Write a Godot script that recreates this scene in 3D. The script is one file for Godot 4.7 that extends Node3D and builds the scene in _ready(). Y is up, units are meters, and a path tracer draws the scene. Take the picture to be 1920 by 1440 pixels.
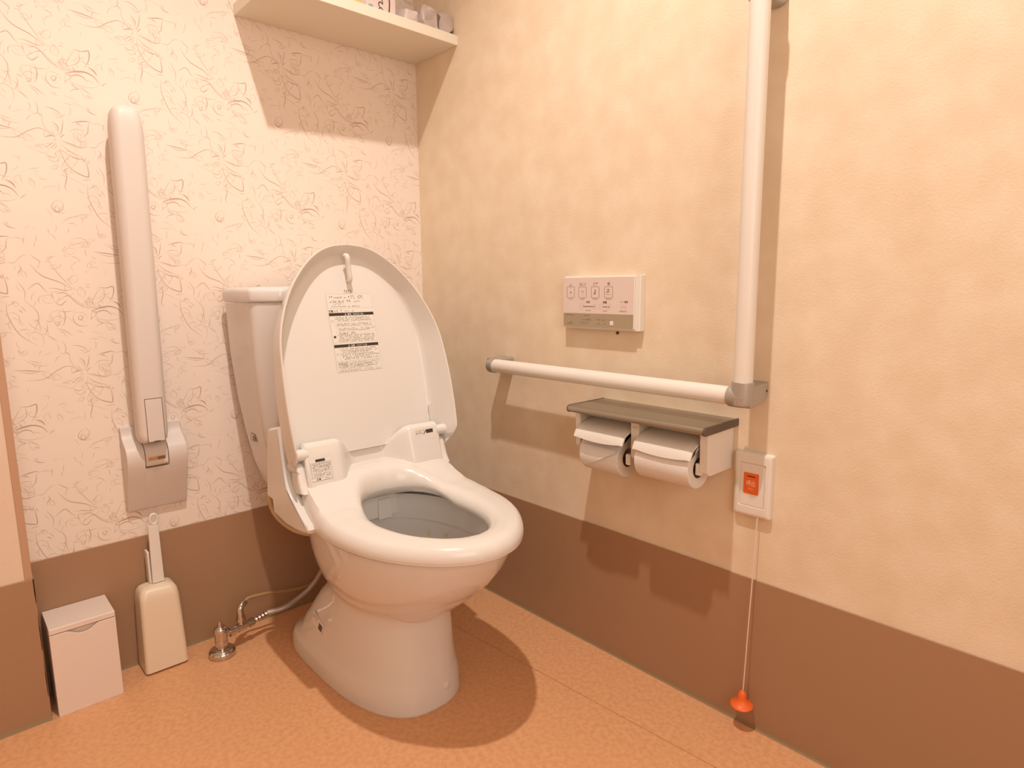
extends Node3D
# A warm-lit washroom corner: x runs along the flowered back wall (0 at the corner, negative to the left),
# z runs along the beige right wall (0 at the corner), y is up. Metres.

const CX := -0.40          # symmetry plane of the toilet
var MAT := {}


# ---------------------------------------------------------------- mesh kit
class Shape:
	var t := PackedVector3Array()
	var u := PackedVector2Array()
	var hasuv := false

	func tri(a: Vector3, b: Vector3, c: Vector3) -> void:
		if a.is_equal_approx(b) or b.is_equal_approx(c) or a.is_equal_approx(c):
			return
		t.append(a); t.append(b); t.append(c)
		u.append(Vector2()); u.append(Vector2()); u.append(Vector2())

	func quad(a: Vector3, b: Vector3, c: Vector3, d: Vector3) -> void:
		tri(a, b, c); tri(a, c, d)

	# one flat rectangle with a picture: a lower left, b lower right, c upper right, d upper left
	func picture(a: Vector3, b: Vector3, c: Vector3, d: Vector3) -> void:
		hasuv = true
		for p in [[a, 0, 1], [b, 1, 1], [c, 1, 0], [a, 0, 1], [c, 1, 0], [d, 0, 0]]:
			t.append(p[0]); u.append(Vector2(p[1], p[2]))

	# turn the triangles from «from» on so that they face outward
	func outward(from: int) -> void:
		var mid := Vector3()
		for i in range(from, t.size()):
			mid += t[i]
		mid /= max(1, t.size() - from)
		var vol := 0.0
		for i in range(from, t.size(), 3):
			vol += (t[i] - mid).dot((t[i + 1] - mid).cross(t[i + 2] - mid))
		if vol < 0.0:
			for i in range(from, t.size(), 3):
				var s := t[i]; t[i] = t[i + 1]; t[i + 1] = s

	func loft(rings: Array, caps := true, joined := false) -> void:
		var from := t.size()
		var n: int = rings[0].size()
		var m := rings.size()
		for i in (m if joined else m - 1):
			var A: PackedVector3Array = rings[i]
			var B: PackedVector3Array = rings[(i + 1) % m]
			for k in n:
				var l := (k + 1) % n
				quad(A[k], A[l], B[l], B[k])
		if caps and not joined:
			for e in [0, m - 1]:
				var R: PackedVector3Array = rings[e]
				var c := Vector3()
				for p in R: c += p
				c /= n
				for k in n:
					if e == 0: tri(R[(k + 1) % n], R[k], c)
					else: tri(R[k], R[(k + 1) % n], c)
		outward(from)

	# a polygon (2D) swept along «axis» from h0 to h1 with rounded ends; X, Y give the plane
	func slab(poly: PackedVector2Array, o: Vector3, X: Vector3, Y: Vector3, N: Vector3, h0: float, h1: float, bev := 0.0, steps := 2) -> void:
		var rings := []
		var ins := []
		if bev > 0.0:
			for s in steps + 1:
				var a := PI / 2 * s / steps
				ins.append([bev * (1.0 - sin(a)), h0 + bev * (1.0 - cos(a))])
			for s in steps + 1:
				var a := PI / 2 * (1.0 - float(s) / steps)
				ins.append([bev * (1.0 - sin(a)), h1 - bev * (1.0 - cos(a))])
		else:
			ins = [[0.0, h0], [0.0, h1]]
		for q in ins:
			var r := PackedVector3Array()
			for p in Shape.inset(poly, q[0]):
				r.append(o + X * p.x + Y * p.y + N * q[1])
			rings.append(r)
		loft(rings)

	static func inset(poly: PackedVector2Array, d: float) -> PackedVector2Array:
		if d == 0.0:
			return poly
		var n := poly.size()
		var area := 0.0
		for i in n:
			area += poly[i].cross(poly[(i + 1) % n])
		var sg := 1.0 if area > 0 else -1.0
		var out := PackedVector2Array()
		for i in n:
			var e0 := (poly[i] - poly[(i + n - 1) % n]).normalized()
			var e1 := (poly[(i + 1) % n] - poly[i]).normalized()
			var n0 := Vector2(-e0.y, e0.x) * sg
			var n1 := Vector2(-e1.y, e1.x) * sg
			var m := (n0 + n1).normalized()
			out.append(poly[i] + m * d / max(0.35, m.dot(n0)))
		return out

	func box(a: Vector3, b: Vector3, bev := 0.0, steps := 2) -> void:
		var s := b - a
		var p := PackedVector2Array([Vector2(0, 0), Vector2(s.x, 0), Vector2(s.x, s.y), Vector2(0, s.y)])
		if bev > 0.0:
			p = Shape.rrect(0, 0, s.x, s.y, bev, steps + 1)
		slab(p, a, Vector3.RIGHT, Vector3.UP, Vector3.BACK, 0.0, s.z, bev, steps)

	static func rrect(x0: float, y0: float, x1: float, y1: float, r: float, k := 5) -> PackedVector2Array:
		var p := PackedVector2Array()
		for c in [[x1 - r, y0 + r, -90], [x1 - r, y1 - r, 0], [x0 + r, y1 - r, 90], [x0 + r, y0 + r, 180]]:
			for i in k + 1:
				var a := deg_to_rad(c[2] + 90.0 * i / k)
				p.append(Vector2(c[0] + r * cos(a), c[1] + r * sin(a)))
		return p

	# profile: pairs (radius, height) turned about an axis through o
	func lathe(prof: Array, o: Vector3, axis := Vector3.UP, n := 28) -> void:
		var X := axis.cross(Vector3(0.31, 0.2, 0.93)).normalized()
		var Y := axis.cross(X).normalized()
		var rings := []
		for q in prof:
			var r := PackedVector3Array()
			for k in n:
				var a := TAU * k / n
				r.append(o + axis * q[1] + (X * cos(a) + Y * sin(a)) * max(q[0], 0.0001))
			rings.append(r)
		loft(rings)

	func tube(path: PackedVector3Array, r: float, n := 12) -> void:
		var rings := []
		var X := Vector3()
		for i in path.size():
			var d := (path[min(i + 1, path.size() - 1)] - path[max(i - 1, 0)]).normalized()
			if i == 0:
				X = d.cross(Vector3(0.13, 0.9, 0.41)).normalized()
			X = (X - d * X.dot(d)).normalized()
			var Y := d.cross(X)
			var ring := PackedVector3Array()
			for k in n:
				var a := TAU * k / n
				ring.append(path[i] + (X * cos(a) + Y * sin(a)) * r)
			rings.append(ring)
		loft(rings)

	func commit(shift: Vector3, crease := 38.0) -> ArrayMesh:
		var at := {}
		var fn := PackedVector3Array()
		for i in range(0, t.size(), 3):
			var nn := (t[i + 1] - t[i]).cross(t[i + 2] - t[i])
			fn.append(nn)
			for k in 3:
				var key := Vector3i((t[i + k] * 40000.0).round())
				if not at.has(key): at[key] = PackedInt32Array()
				var list: PackedInt32Array = at[key]
				list.append(i / 3)
				at[key] = list
		var lim := cos(deg_to_rad(crease))
		var st := SurfaceTool.new()
		st.begin(Mesh.PRIMITIVE_TRIANGLES)
		for i in range(0, t.size(), 3):
			var f := fn[i / 3]
			var fu := f.normalized()
			for k in [0, 2, 1]:
				var s := Vector3()
				var list: PackedInt32Array = at[Vector3i((t[i + k] * 40000.0).round())]
				for j in list:
					if fn[j].normalized().dot(fu) > lim:
						s += fn[j]
				st.set_normal(s.normalized() if s.length_squared() > 0.0 else fu)
				if hasuv: st.set_uv(u[i + k])
				st.add_vertex(t[i + k] - shift)
		return st.commit()


# smooth curve through points (Catmull-Rom), 3D or 2D
func curve3(pts: Array, per := 8) -> PackedVector3Array:
	var o := PackedVector3Array()
	for i in pts.size() - 1:
		var p0: Vector3 = pts[max(i - 1, 0)]
		var p1: Vector3 = pts[i]
		var p2: Vector3 = pts[i + 1]
		var p3: Vector3 = pts[min(i + 2, pts.size() - 1)]
		for s in per:
			o.append(p1.cubic_interpolate(p2, p0, p3, float(s) / per))
	o.append(pts[pts.size() - 1])
	return o


func curve2(pts: Array, per := 6) -> PackedVector2Array:
	var o := PackedVector2Array()
	for i in pts.size() - 1:
		var p0: Vector2 = pts[max(i - 1, 0)]
		var p1: Vector2 = pts[i]
		var p2: Vector2 = pts[i + 1]
		var p3: Vector2 = pts[min(i + 2, pts.size() - 1)]
		for s in per:
			o.append(p1.cubic_interpolate(p2, p0, p3, float(s) / per))
	o.append(pts[pts.size() - 1])
	return o


# value of a table [[x, y], ...] at x, smooth
func look(tab: Array, x: float, col := 1) -> float:
	var n := tab.size()
	if x <= tab[0][0]: return tab[0][col]
	if x >= tab[n - 1][0]: return tab[n - 1][col]
	for i in n - 1:
		if x <= tab[i + 1][0]:
			var x0: float = tab[i][0]
			var x1: float = tab[i + 1][0]
			return lerpf(tab[i][col], tab[i + 1][col], smoothstep(0.0, 1.0, (x - x0) / (x1 - x0)) * 0.5 + 0.5 * (x - x0) / (x1 - x0))
	return tab[n - 1][col]


# ---------------------------------------------------------------- scene kit
func thing(called: String, label: String, category: String, at: Vector3, group := "") -> Node3D:
	var o := Node3D.new()
	o.name = called
	o.position = at
	add_child(o, true)
	o.set_meta("label", label)
	o.set_meta("category", category)
	if group: o.set_meta("group", group)
	return o


func world_of(o: Node3D) -> Vector3:
	var p := Vector3()
	var n: Node = o
	while n is Node3D and n != self:
		p += (n as Node3D).position
		n = n.get_parent()
	return p


func part(called: String, s: Shape, m: Material, parent: Node3D, label := "", crease := 38.0) -> MeshInstance3D:
	var o := MeshInstance3D.new()
	o.name = called
	o.mesh = s.commit(world_of(parent) if parent != self else Vector3(), crease)
	o.material_override = m
	o.cast_shadow = GeometryInstance3D.SHADOW_CASTING_SETTING_ON
	if label: o.set_meta("label", label)
	parent.add_child(o, true)
	return o


func struct(called: String, s: Shape, m: Material, parent: Node3D = self) -> MeshInstance3D:
	var o := part(called, s, m, parent, "", 30.0)
	if parent == self:
		o.set_meta("kind", "structure")
	return o


func mat(col: Color, rough: float, metal := 0.0, spec := 0.5) -> StandardMaterial3D:
	var m := StandardMaterial3D.new()
	m.albedo_color = col
	m.roughness = rough
	m.metallic = metal
	m.metallic_specular = spec
	return m


func noise_tex(freq: float, octaves: int, seed_: int, size := 512, ramp: Array = [], normal := 0.0, kind := FastNoiseLite.TYPE_SIMPLEX_SMOOTH) -> NoiseTexture2D:
	var n := FastNoiseLite.new()
	n.noise_type = kind
	n.seed = seed_
	n.frequency = freq
	n.fractal_octaves = octaves
	var t := NoiseTexture2D.new()
	t.width = size
	t.height = size
	t.seamless = true
	t.noise = n
	if normal > 0.0:
		t.as_normal_map = true
		t.bump_strength = normal
	elif ramp.size() > 1:
		var g := Gradient.new()
		g.offsets = PackedFloat32Array()
		g.colors = PackedColorArray()
		for i in ramp.size():
			g.add_point(float(i) / (ramp.size() - 1), ramp[i])
		t.color_ramp = g
	return t


# ---------------------------------------------------------------- drawing kit (flat print)
class Print:
	var w: int
	var h: int
	var px: PackedFloat32Array     # ink 0..1
	var hue: PackedFloat32Array

	func _init(w_: int, h_: int) -> void:
		w = w_; h = h_
		px = PackedFloat32Array(); px.resize(w * h)

	func dot(x: float, y: float, r: float, a: float, wrap := false) -> void:
		var x0 := int(floor(x - r - 1)); var x1 := int(ceil(x + r + 1))
		var y0 := int(floor(y - r - 1)); var y1 := int(ceil(y + r + 1))
		for j in range(y0, y1 + 1):
			for i in range(x0, x1 + 1):
				var d := Vector2(i + 0.5 - x, j + 0.5 - y).length()
				var c := clampf(r + 0.5 - d, 0.0, 1.0) * a
				if c <= 0.0: continue
				var ii := i; var jj := j
				if wrap:
					ii = posmod(i, w); jj = posmod(j, h)
				elif i < 0 or j < 0 or i >= w or j >= h:
					continue
				var k := jj * w + ii
				if c > px[k]: px[k] = c

	func line(pts: PackedVector2Array, r: float, a := 1.0, wrap := false, taper := false) -> void:
		var total := 0.0
		for i in pts.size() - 1: total += pts[i].distance_to(pts[i + 1])
		var run := 0.0
		for i in pts.size() - 1:
			var L := pts[i].distance_to(pts[i + 1])
			var n := int(max(1.0, ceil(L / max(0.6, r * 0.7))))
			for s in n + 1:
				var f := float(s) / n
				var p := pts[i].lerp(pts[i + 1], f)
				var q: float = (run + L * f) / max(total, 0.001)
				var k := 1.0
				if taper: k = 0.35 + 0.65 * sin(PI * clampf(q, 0.0, 1.0))
				dot(p.x, p.y, r * k, a * (0.45 + 0.55 * k), wrap)
			run += L

	func rect(x0: float, y0: float, x1: float, y1: float, a := 1.0) -> void:
		for j in range(max(0, int(y0)), min(h, int(y1))):
			for i in range(max(0, int(x0)), min(w, int(x1))):
				px[j * w + i] = a

	func frame(x0: float, y0: float, x1: float, y1: float, r: float, a := 1.0) -> void:
		line(PackedVector2Array([Vector2(x0, y0), Vector2(x1, y0), Vector2(x1, y1), Vector2(x0, y1), Vector2(x0, y0)]), r, a)

	# strokes of a sign on a 0..10 grid, e.g. "0,0 10,0|5,0 5,10"
	func glyph(strokes: String, x: float, y: float, sx: float, sy: float, r: float, a := 1.0) -> void:
		for s in strokes.split("|"):
			var p := PackedVector2Array()
			for q in s.split(" "):
				var c := q.split(",")
				p.append(Vector2(x + float(c[0]) * sx / 10.0, y + float(c[1]) * sy / 10.0))
			line(p, r, a)

	# a line of small unreadable print: short strokes like tiny signs
	func tiny(x0: float, x1: float, y: float, size: float, a: float, rng: RandomNumberGenerator, gap := 0.12) -> void:
		var x := x0
		while x < x1 - size * 0.6:
			if rng.randf() > gap:
				for k in 3:
					var p := Vector2(x + rng.randf() * size * 0.7, y - size * rng.randf())
					var q := p + (Vector2(size * 0.6, 0) if rng.randf() < 0.5 else Vector2(0, size * 0.6))
					q.y = clampf(q.y, y - size, y); q.x = min(q.x, x + size * 0.85)
					line(PackedVector2Array([p, q]), size * 0.08 + 0.25, a)
			x += size * 1.02

	func image(paper: Color, ink: Color) -> ImageTexture:
		var im := Image.create_empty(w, h, false, Image.FORMAT_RGB8)
		for j in h:
			for i in w:
				im.set_pixel(i, j, paper.lerp(ink, px[j * w + i]))
		return ImageTexture.create_from_image(im)


const SIGNS := {
	"T": "1,0 9,0|5,0 5,10", "O": "5,0 2,1.2 0.8,5 2,8.8 5,10 8,8.8 9.2,5 8,1.2 5,0", "C": "9,2 7,0.3 4,0.3 1.5,2.5 1,5 1.5,7.5 4,9.7 7,9.7 9,8",
	"A": "0.5,10 5,0 9.5,10|2.3,6.5 7.7,6.5", "L": "2,0 2,10 9,10", "W": "0,0 2.5,10 5,2 7.5,10 10,0", "R": "2,10 2,0 7,0 8.5,2.5 7,5 2,5|5,5 9,10",
	"N": "1.5,10 1.5,0 8.5,10 8.5,0", "I": "5,0 5,10", "G": "9,2 7,0.3 4,0.3 1.5,2.5 1,5 1.5,7.5 4,9.7 7,9.7 9,8 9,5.5 6,5.5", "U": "1.5,0 1.5,7.5 3,10 7,10 8.5,7.5 8.5,0",
	"S": "8.5,1.5 6,0 3,0.3 1.5,2.5 3,4.5 7,5.5 8.5,7.5 7,9.7 4,10 1.5,8.5", "P": "2,10 2,0 7,0 8.5,2.5 7,5 2,5", "E": "8.5,0 2,0 2,10 8.5,10|2,5 7.5,5", "F": "8.5,0 2,0 2,10|2,5 7.5,5",
	"V": "0.5,0 5,10 9.5,0", "M": "1,10 1,0 5,6 9,0 9,10", "D": "2,0 6,0 8.7,3 8.7,7 6,10 2,10 2,0", "Z": "1.5,0 8.5,0 1.5,10 8.5,10", "Y": "0.5,0 5,5 9.5,0|5,5 5,10", "H": "1.5,0 1.5,10|8.5,0 8.5,10|1.5,5 8.5,5",
	"B": "2,0 2,10 7,10 8.5,7.5 7,5 2,5|2,0 6.5,0 8,2.5 6.5,5", " ": "",
	"yobu": "0.5,2 0.5,7.5|0.5,2 3.5,2 3.5,7.5|0.5,7 3.5,7|9,0.3 5,1.2|5.2,2.6 6,4.2|9.2,2.2 8.3,4.2|4.3,5.6 10,5.6|7.2,1 7.2,9 6.6,9.8 5.6,9.2",
	"deru": "5,0 5,9.5|1.6,1.2 1.6,4.8 8.4,4.8|8.4,1.2 8.4,4.8|0.7,5.6 0.7,9.7 9.3,9.7|9.3,5.6 9.3,9.7",
	"tomaru": "5,0 5,9.5|5,4.2 9,4.2|2,3 2,9.5|0.3,9.6 9.7,9.6",
	"o": "0.5,2.5 6,2.5|3,0 3,9 1.5,9 0.8,7.5 3,5.5 7,5 8.5,7 7.2,9.2 5.5,9.4|7.5,1.2 9.3,3", "shi": "2.5,0 2.5,7.5 4,9.6 7,9.2 9.3,6.5", "ri": "2.3,0.5 2.3,5 3,6|7.5,0 7.7,5.5 5.5,9.8",
	"hi": "2,0.8 2,8.5 3.3,9.5 8.5,9.2|2,5 8,3.6|7.2,0 8,1.6|9,0 9.8,1.6", "te": "1.5,1.2 7,1.2|0.5,4 9,4|5.2,4 4.8,7.5 2.8,9.8|8,0 8.6,1.5|9.3,0 10,1.5",
	"oto": "5,0 5,1.5|1,1.5 9,1.5|3.2,2 3.7,4|6.8,2 6.2,4|0.3,4.2 9.7,4.2|2,5.5 2,10|2,5.5 8,5.5 8,10|2,7.6 8,7.6|2,9.6 8,9.6",
	"mizu": "5,0 5,9.5 4,9|0.5,3 3.7,3 1,8|9,1.8 6,4.2|5.3,3.5 9.5,9", "ikioi": "1,1.5 5,1.5|3,0 3,3|0.5,3.3 5.3,3.3|6,1.5 8.6,1.5 8.8,4.5 9.8,4.5|7.2,0 6.8,3 5.7,4.8|1.5,6.3 8.5,6.3 8,9.6 6.8,9.4|5,5 4.5,7.5 1.3,9.9",
	"ryou": "2.2,0 7.8,0 7.8,2.5 2.2,2.5 2.2,0|0.3,3.5 9.7,3.5|2,4.6 8,4.6 8,7 2,7 2,4.6|5,4.6 5,9.8|1.5,8.4 8.5,8.4|0.3,9.8 9.7,9.8",
	"kei": "0.5,1.2 9.5,1.2|2,0 2,2.5|4,0 4,2.5|1,3 4.5,3 4,5|6,2.2 9.5,3|7.5,2.5 5.5,5|6,3.5 9.5,5|2,6 8,6|2,7.2 8,7.2|3,8.2 3,10 7,10 7,8.2 3,8.2", "koku": "3,0 2,3|1.5,1.8 9,1.8|5,0 5,4|0.3,4 9.7,4|2,5.5 2,10 8,10 8,5.5 2,5.5",
	"chuu": "1,0.5 2.3,2|0.3,3.5 1.8,5|2.6,6.5 0.8,9.8|5.8,0 7,1.5|3.5,2.5 9.8,2.5|4.2,5.8 9.2,5.8|3.2,9.6 10,9.6|6.6,2.5 6.6,9.6", "imi": "5,0 5,1|1.5,1.2 8.5,1.2|3.4,1.4 4,2.6|6.6,1.4 6,2.6|0.5,2.8 9.5,2.8|2.6,3.6 7.4,3.6 7.4,6.4 2.6,6.4 2.6,3.6|2.6,5 7.4,5|1.5,7.5 0.6,9.5|3,7.4 3.3,9.7 7,9.7 7.3,8.6|5,7.2 5.8,8.4|8.3,7.3 9.6,9",
	"pa": "3.5,2 2.8,5.5 0.5,9|6,2.5 7.5,5 9,8.5|8.3,0 9,1 8.6,1.5 7.9,0.8", "wa": "1,1 1,4|1,1 9,1 8.5,5 6.5,8 4,9.8", "bar": "0.5,5 9.5,5",
}


func text(p: Print, words: Array, x: float, y: float, sx: float, sy: float, r: float, a := 1.0, pitch := 1.15) -> void:
	for i in words.size():
		var g: String = SIGNS.get(words[i], "")
		if g:
			p.glyph(g, x + i * sx * pitch, y, sx, sy, r, a)


func latin(p: Print, s: String, x: float, y: float, sx: float, sy: float, r: float, a := 1.0, pitch := 1.25) -> void:
	var w := []
	for c in s: w.append(c)
	text(p, w, x, y, sx, sy, r, a, pitch)


func printed(tex: Texture2D, rough := 0.45) -> StandardMaterial3D:
	var m := mat(Color.WHITE, rough)
	m.albedo_texture = tex
	return m


# ---------------------------------------------------------------- surfaces
# line drawing of lilies: one motif on a half-drop repeat, 0.303 m across, 0.456 m down
func flower_paper() -> StandardMaterial3D:
	var W := 640
	var H := 960
	var p := Print.new(W, H)
	var k := 0.000204
	var cell := [0.303, 0.456]
	var put := func(raw: Array, r: float, a: float):
		var pts := []
		for i in range(0, raw.size(), 2): pts.append(Vector2(raw[i], raw[i + 1]))
		var c := curve2(pts, 6)
		for off in [Vector2(0, 0), Vector2(0.1515, 0.228)]:
			var q := PackedVector2Array()
			for v in c:
				var wx: float = -0.6744 + k * v.x + off.x
				var wy: float = 1.3578 - k * v.y - off.y
				q.append(Vector2(wx / cell[0] * W, -wy / cell[1] * H))
			p.line(q, r * 0.78, a * 0.9, true, true)
	# open lily with drooping petal
	put.call([775, 555, 690, 500, 600, 400, 480, 382], 1.9, 0.75)
	put.call([770, 545, 700, 490, 640, 420], 1.3, 0.5)
	put.call([660, 365, 560, 290, 430, 230, 350, 125], 2.2, 0.8)
	put.call([660, 365, 640, 330, 560, 210, 500, 100, 490, 50], 1.6, 0.6)
	put.call([490, 45, 525, 50, 555, 42], 1.5, 0.5)
	put.call([660, 362, 590, 370, 520, 350, 470, 350], 2.0, 0.7)
	put.call([490, 385, 492, 415, 502, 440], 2.0, 0.6)
	put.call([775, 545, 765, 505, 750, 460], 1.3, 0.6)
	put.call([785, 545, 790, 500, 800, 470], 1.2, 0.5)
	put.call([785, 545, 830, 450, 870, 380, 905, 345], 1.4, 0.5)
	put.call([918, 340, 925, 420, 900, 465, 830, 510], 1.8, 0.6)
	put.call([880, 345, 950, 350, 1005, 335, 1005, 400, 985, 450, 960, 495], 2.4, 0.85)
	put.call([840, 430, 870, 450, 900, 430, 915, 400], 1.2, 0.45)
	put.call([800, 575, 870, 545, 960, 535, 1030, 565, 1070, 622], 3.0, 0.95)
	put.call([815, 570, 880, 552, 950, 545], 1.6, 0.7)
	put.call([830, 605, 870, 577, 930, 580, 970, 626], 2.3, 0.85)
	put.call([830, 590, 840, 640, 900, 670, 1000, 670, 1060, 640], 1.4, 0.5)
	put.call([1080, 642, 1105, 620, 1130, 602], 2.0, 0.6)
	# small round bud
	put.call([690, 620, 722, 625, 702, 662, 682, 640, 700, 615], 2.2, 0.7)
	put.call([650, 605, 640, 660, 680, 715, 755, 720], 2.0, 0.7)
	put.call([650, 600, 690, 585, 740, 600, 760, 650], 1.2, 0.45)
	put.call([800, 630, 786, 665], 2.2, 0.6)
	put.call([820, 640, 850, 680, 885, 702, 840, 715, 815, 750], 1.8, 0.6)
	put.call([890, 690, 940, 700, 985, 750], 1.5, 0.6)
	put.call([660, 772, 690, 775, 712, 796], 1.6, 0.6)
	# narrow bell flower with hatching
	put.call([565, 545, 578, 620, 560, 690, 540, 705], 2.2, 0.75)
	put.call([528, 570, 535, 620, 530, 670], 1.5, 0.5)
	put.call([470, 580, 520, 562, 560, 560], 1.2, 0.4)
	put.call([465, 580, 470, 640, 500, 690], 1.2, 0.45)
	put.call([500, 670, 525, 680, 510, 710, 492, 690, 500, 670], 2.2, 0.6)
	put.call([385, 775, 400, 790, 425, 730, 420, 680], 1.8, 0.6)
	put.call([310, 635, 330, 650, 360, 655, 370, 720, 380, 760], 1.6, 0.6)
	put.call([290, 660, 300, 700, 340, 730, 380, 760], 1.4, 0.5)
	put.call([410, 790, 440, 815, 490, 860], 2.0, 0.65)
	put.call([500, 735, 560, 760, 620, 812], 1.8, 0.65)
	put.call([510, 755, 550, 780, 570, 820], 1.6, 0.6)
	put.call([530, 860, 550, 910, 545, 970, 515, 985, 495, 960], 1.7, 0.6)
	put.call([545, 965, 575, 1000], 2.2, 0.6)
	put.call([265, 830, 290, 770, 340, 765, 380, 800, 385, 860, 370, 915], 1.4, 0.5)
	put.call([300, 790, 310, 820, 340, 840], 1.2, 0.45)
	put.call([220, 545, 250, 575], 2.4, 0.6)
	put.call([215, 590, 225, 660, 250, 690], 1.6, 0.55)
	put.call([140, 570, 190, 575, 218, 610], 1.3, 0.45)
	put.call([600, 910, 660, 915, 720, 950, 725, 980], 1.9, 0.65)
	put.call([580, 960, 575, 1040, 590, 1090, 640, 1150], 1.3, 0.5)
	# second lily, hatched, petals to the lower right
	put.call([690, 1165, 720, 1100, 740, 1000], 1.9, 0.75)
	put.call([650, 1030, 690, 1075, 688, 1130], 2.2, 0.75)
	put.call([640, 1060, 670, 1080, 680, 1120], 1.2, 0.5)
	put.call([700, 1180, 720, 1150, 742, 1135], 2.2, 0.7)
	put.call([665, 1165, 620, 1165, 575, 1185], 2.4, 0.8)
	put.call([600, 1140, 640, 1160, 670, 1180], 1.8, 0.65)
	put.call([660, 1210, 610, 1250, 565, 1278], 1.8, 0.6)
	put.call([665, 1222, 630, 1265, 600, 1280], 1.8, 0.6)
	put.call([672, 1230, 655, 1270, 630, 1290], 1.5, 0.5)
	put.call([640, 1225, 590, 1240, 570, 1250], 1.2, 0.5)
	put.call([700, 1195, 770, 1215, 840, 1240, 920, 1230], 2.2, 0.75)
	put.call([920, 1230, 970, 1230, 1000, 1212], 1.5, 0.5)
	put.call([710, 1210, 790, 1235, 840, 1290], 1.3, 0.5)
	put.call([695, 1220, 760, 1285, 870, 1332], 1.8, 0.65)
	put.call([740, 1312, 800, 1345, 882, 1352], 2.4, 0.75)
	put.call([700, 1240, 690, 1300, 720, 1390, 740, 1440], 1.5, 0.6)
	put.call([880, 1340, 895, 1400, 900, 1495, 878, 1512, 780, 1467, 708, 1375], 2.4, 0.8)
	put.call([850, 1320, 870, 1370, 890, 1330], 1.8, 0.6)
	put.call([570, 1330, 610, 1360, 660, 1352], 2.0, 0.65)
	put.call([575, 1345, 600, 1385, 640, 1400, 665, 1365], 1.5, 0.5)
	# leaf pair to its upper right
	put.call([805, 1020, 870, 1000, 940, 990, 965, 1005], 2.6, 0.8)
	put.call([945, 1000, 935, 1050, 925, 1100, 880, 1150], 2.0, 0.65)
	put.call([775, 1110, 830, 1075, 920, 1085], 1.6, 0.55)
	put.call([960, 1005, 1020, 1000, 1085, 1018], 1.4, 0.5)
	put.call([930, 870, 970, 905, 1020, 915], 2.3, 0.7)
	put.call([945, 850, 970, 890], 1.8, 0.5)
	put.call([815, 830, 870, 845, 920, 880], 1.2, 0.45)
	put.call([800, 850, 805, 910, 812, 965], 1.1, 0.4)
	put.call([1100, 1150, 1130, 1180, 1170, 1215, 1150, 1250], 2.0, 0.6)
	put.call([980, 1225, 1040, 1165, 1090, 1160], 1.4, 0.5)
	put.call([1010, 1250, 1020, 1290, 990, 1330], 2.2, 0.6)
	# stem, bulb and ring below
	put.call([980, 1398, 1026, 1490, 1017, 1582], 1.7, 0.6)
	put.call([1017, 1582, 1100, 1680, 1102, 1780, 1053, 1890], 1.8, 0.6)
	put.call([880, 1585, 880, 1720, 950, 1895, 1070, 2005], 2.0, 0.7)
	put.call([650, 1810, 615, 1860, 590, 1840, 600, 1800], 2.2, 0.7)
	put.call([640, 1740, 665, 1790, 645, 1850, 600, 1865, 570, 1820, 595, 1770, 640, 1755], 2.0, 0.65)
	put.call([505, 1680, 540, 1640, 610, 1630, 650, 1660], 1.3, 0.45)
	put.call([242, 1600, 290, 1625, 316, 1668], 3.0, 0.85)
	put.call([1045, 1480, 1128, 1420, 1180, 1480, 1212, 1512], 2.0, 0.7)
	put.call([1255, 1600, 1292, 1630, 1330, 1600, 1350, 1580], 2.2, 0.7)
	put.call([1268, 1690, 1330, 1695, 1388, 1685], 1.7, 0.6)
	put.call([1275, 1630, 1262, 1600, 1340, 1540], 1.5, 0.5)
	put.call([703, 1450, 717, 1530, 694, 1632, 720, 1660], 2.2, 0.7)
	put.call([640, 1530, 700, 1520, 830, 1580, 880, 1610], 1.2, 0.4)
	# lying leaf with a heavy vein
	put.call([868, 2230, 960, 2240, 1108, 2262], 2.6, 0.75)
	put.call([900, 2245, 1000, 2270, 1090, 2255], 1.8, 0.55)
	put.call([930, 2335, 1090, 2335, 1190, 2270, 1290, 2225, 1400, 2270, 1440, 2250], 1.9, 0.7)
	put.call([960, 2140, 985, 2160, 1060, 2200, 1150, 2205], 1.6, 0.55)
	put.call([650, 1955, 740, 1900, 860, 1870, 920, 1900], 1.5, 0.5)
	put.call([620, 1980, 700, 1910, 830, 1900], 1.3, 0.45)
	put.call([680, 2120, 770, 2100, 830, 2140, 800, 2180, 720, 2200], 1.5, 0.55)
	# faint sketchy filling between the flowers
	var rng := RandomNumberGenerator.new()
	rng.seed = 2024
	for i in 150:
		var at := Vector2(rng.randf() * 1485.0, rng.randf() * 1118.0)
		var ang := rng.randf() * TAU
		var len := rng.randf_range(35.0, 105.0)
		var bend := rng.randf_range(-0.9, 0.9)
		var raw := []
		for k2 in 5:
			raw.append(at.x); raw.append(at.y)
			at += Vector2(cos(ang), sin(ang)) * len / 4.0
			ang += bend * 0.55
		put.call(raw, rng.randf_range(1.0, 2.0), rng.randf_range(0.22, 0.6))
		if i % 5 == 0:
			# a petal: two arcs that meet, with a few rays
			var c := Vector2(raw[0], raw[1])
			var tip := c + Vector2(cos(ang), sin(ang)) * rng.randf_range(70.0, 130.0)
			var side := (tip - c).orthogonal() * rng.randf_range(0.18, 0.34)
			var m1 := (c + tip) * 0.5 + side
			var m2 := (c + tip) * 0.5 - side
			put.call([c.x, c.y, m1.x, m1.y, tip.x, tip.y], 1.4, 0.5)
			put.call([c.x, c.y, m2.x, m2.y, tip.x, tip.y], 1.2, 0.42)
			var mm := (c + tip) * 0.5 + side * 0.2
			put.call([c.x, c.y, (c.x + mm.x) / 2, (c.y + mm.y) / 2 + 3, mm.x, mm.y], 1.0, 0.35)
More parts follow.
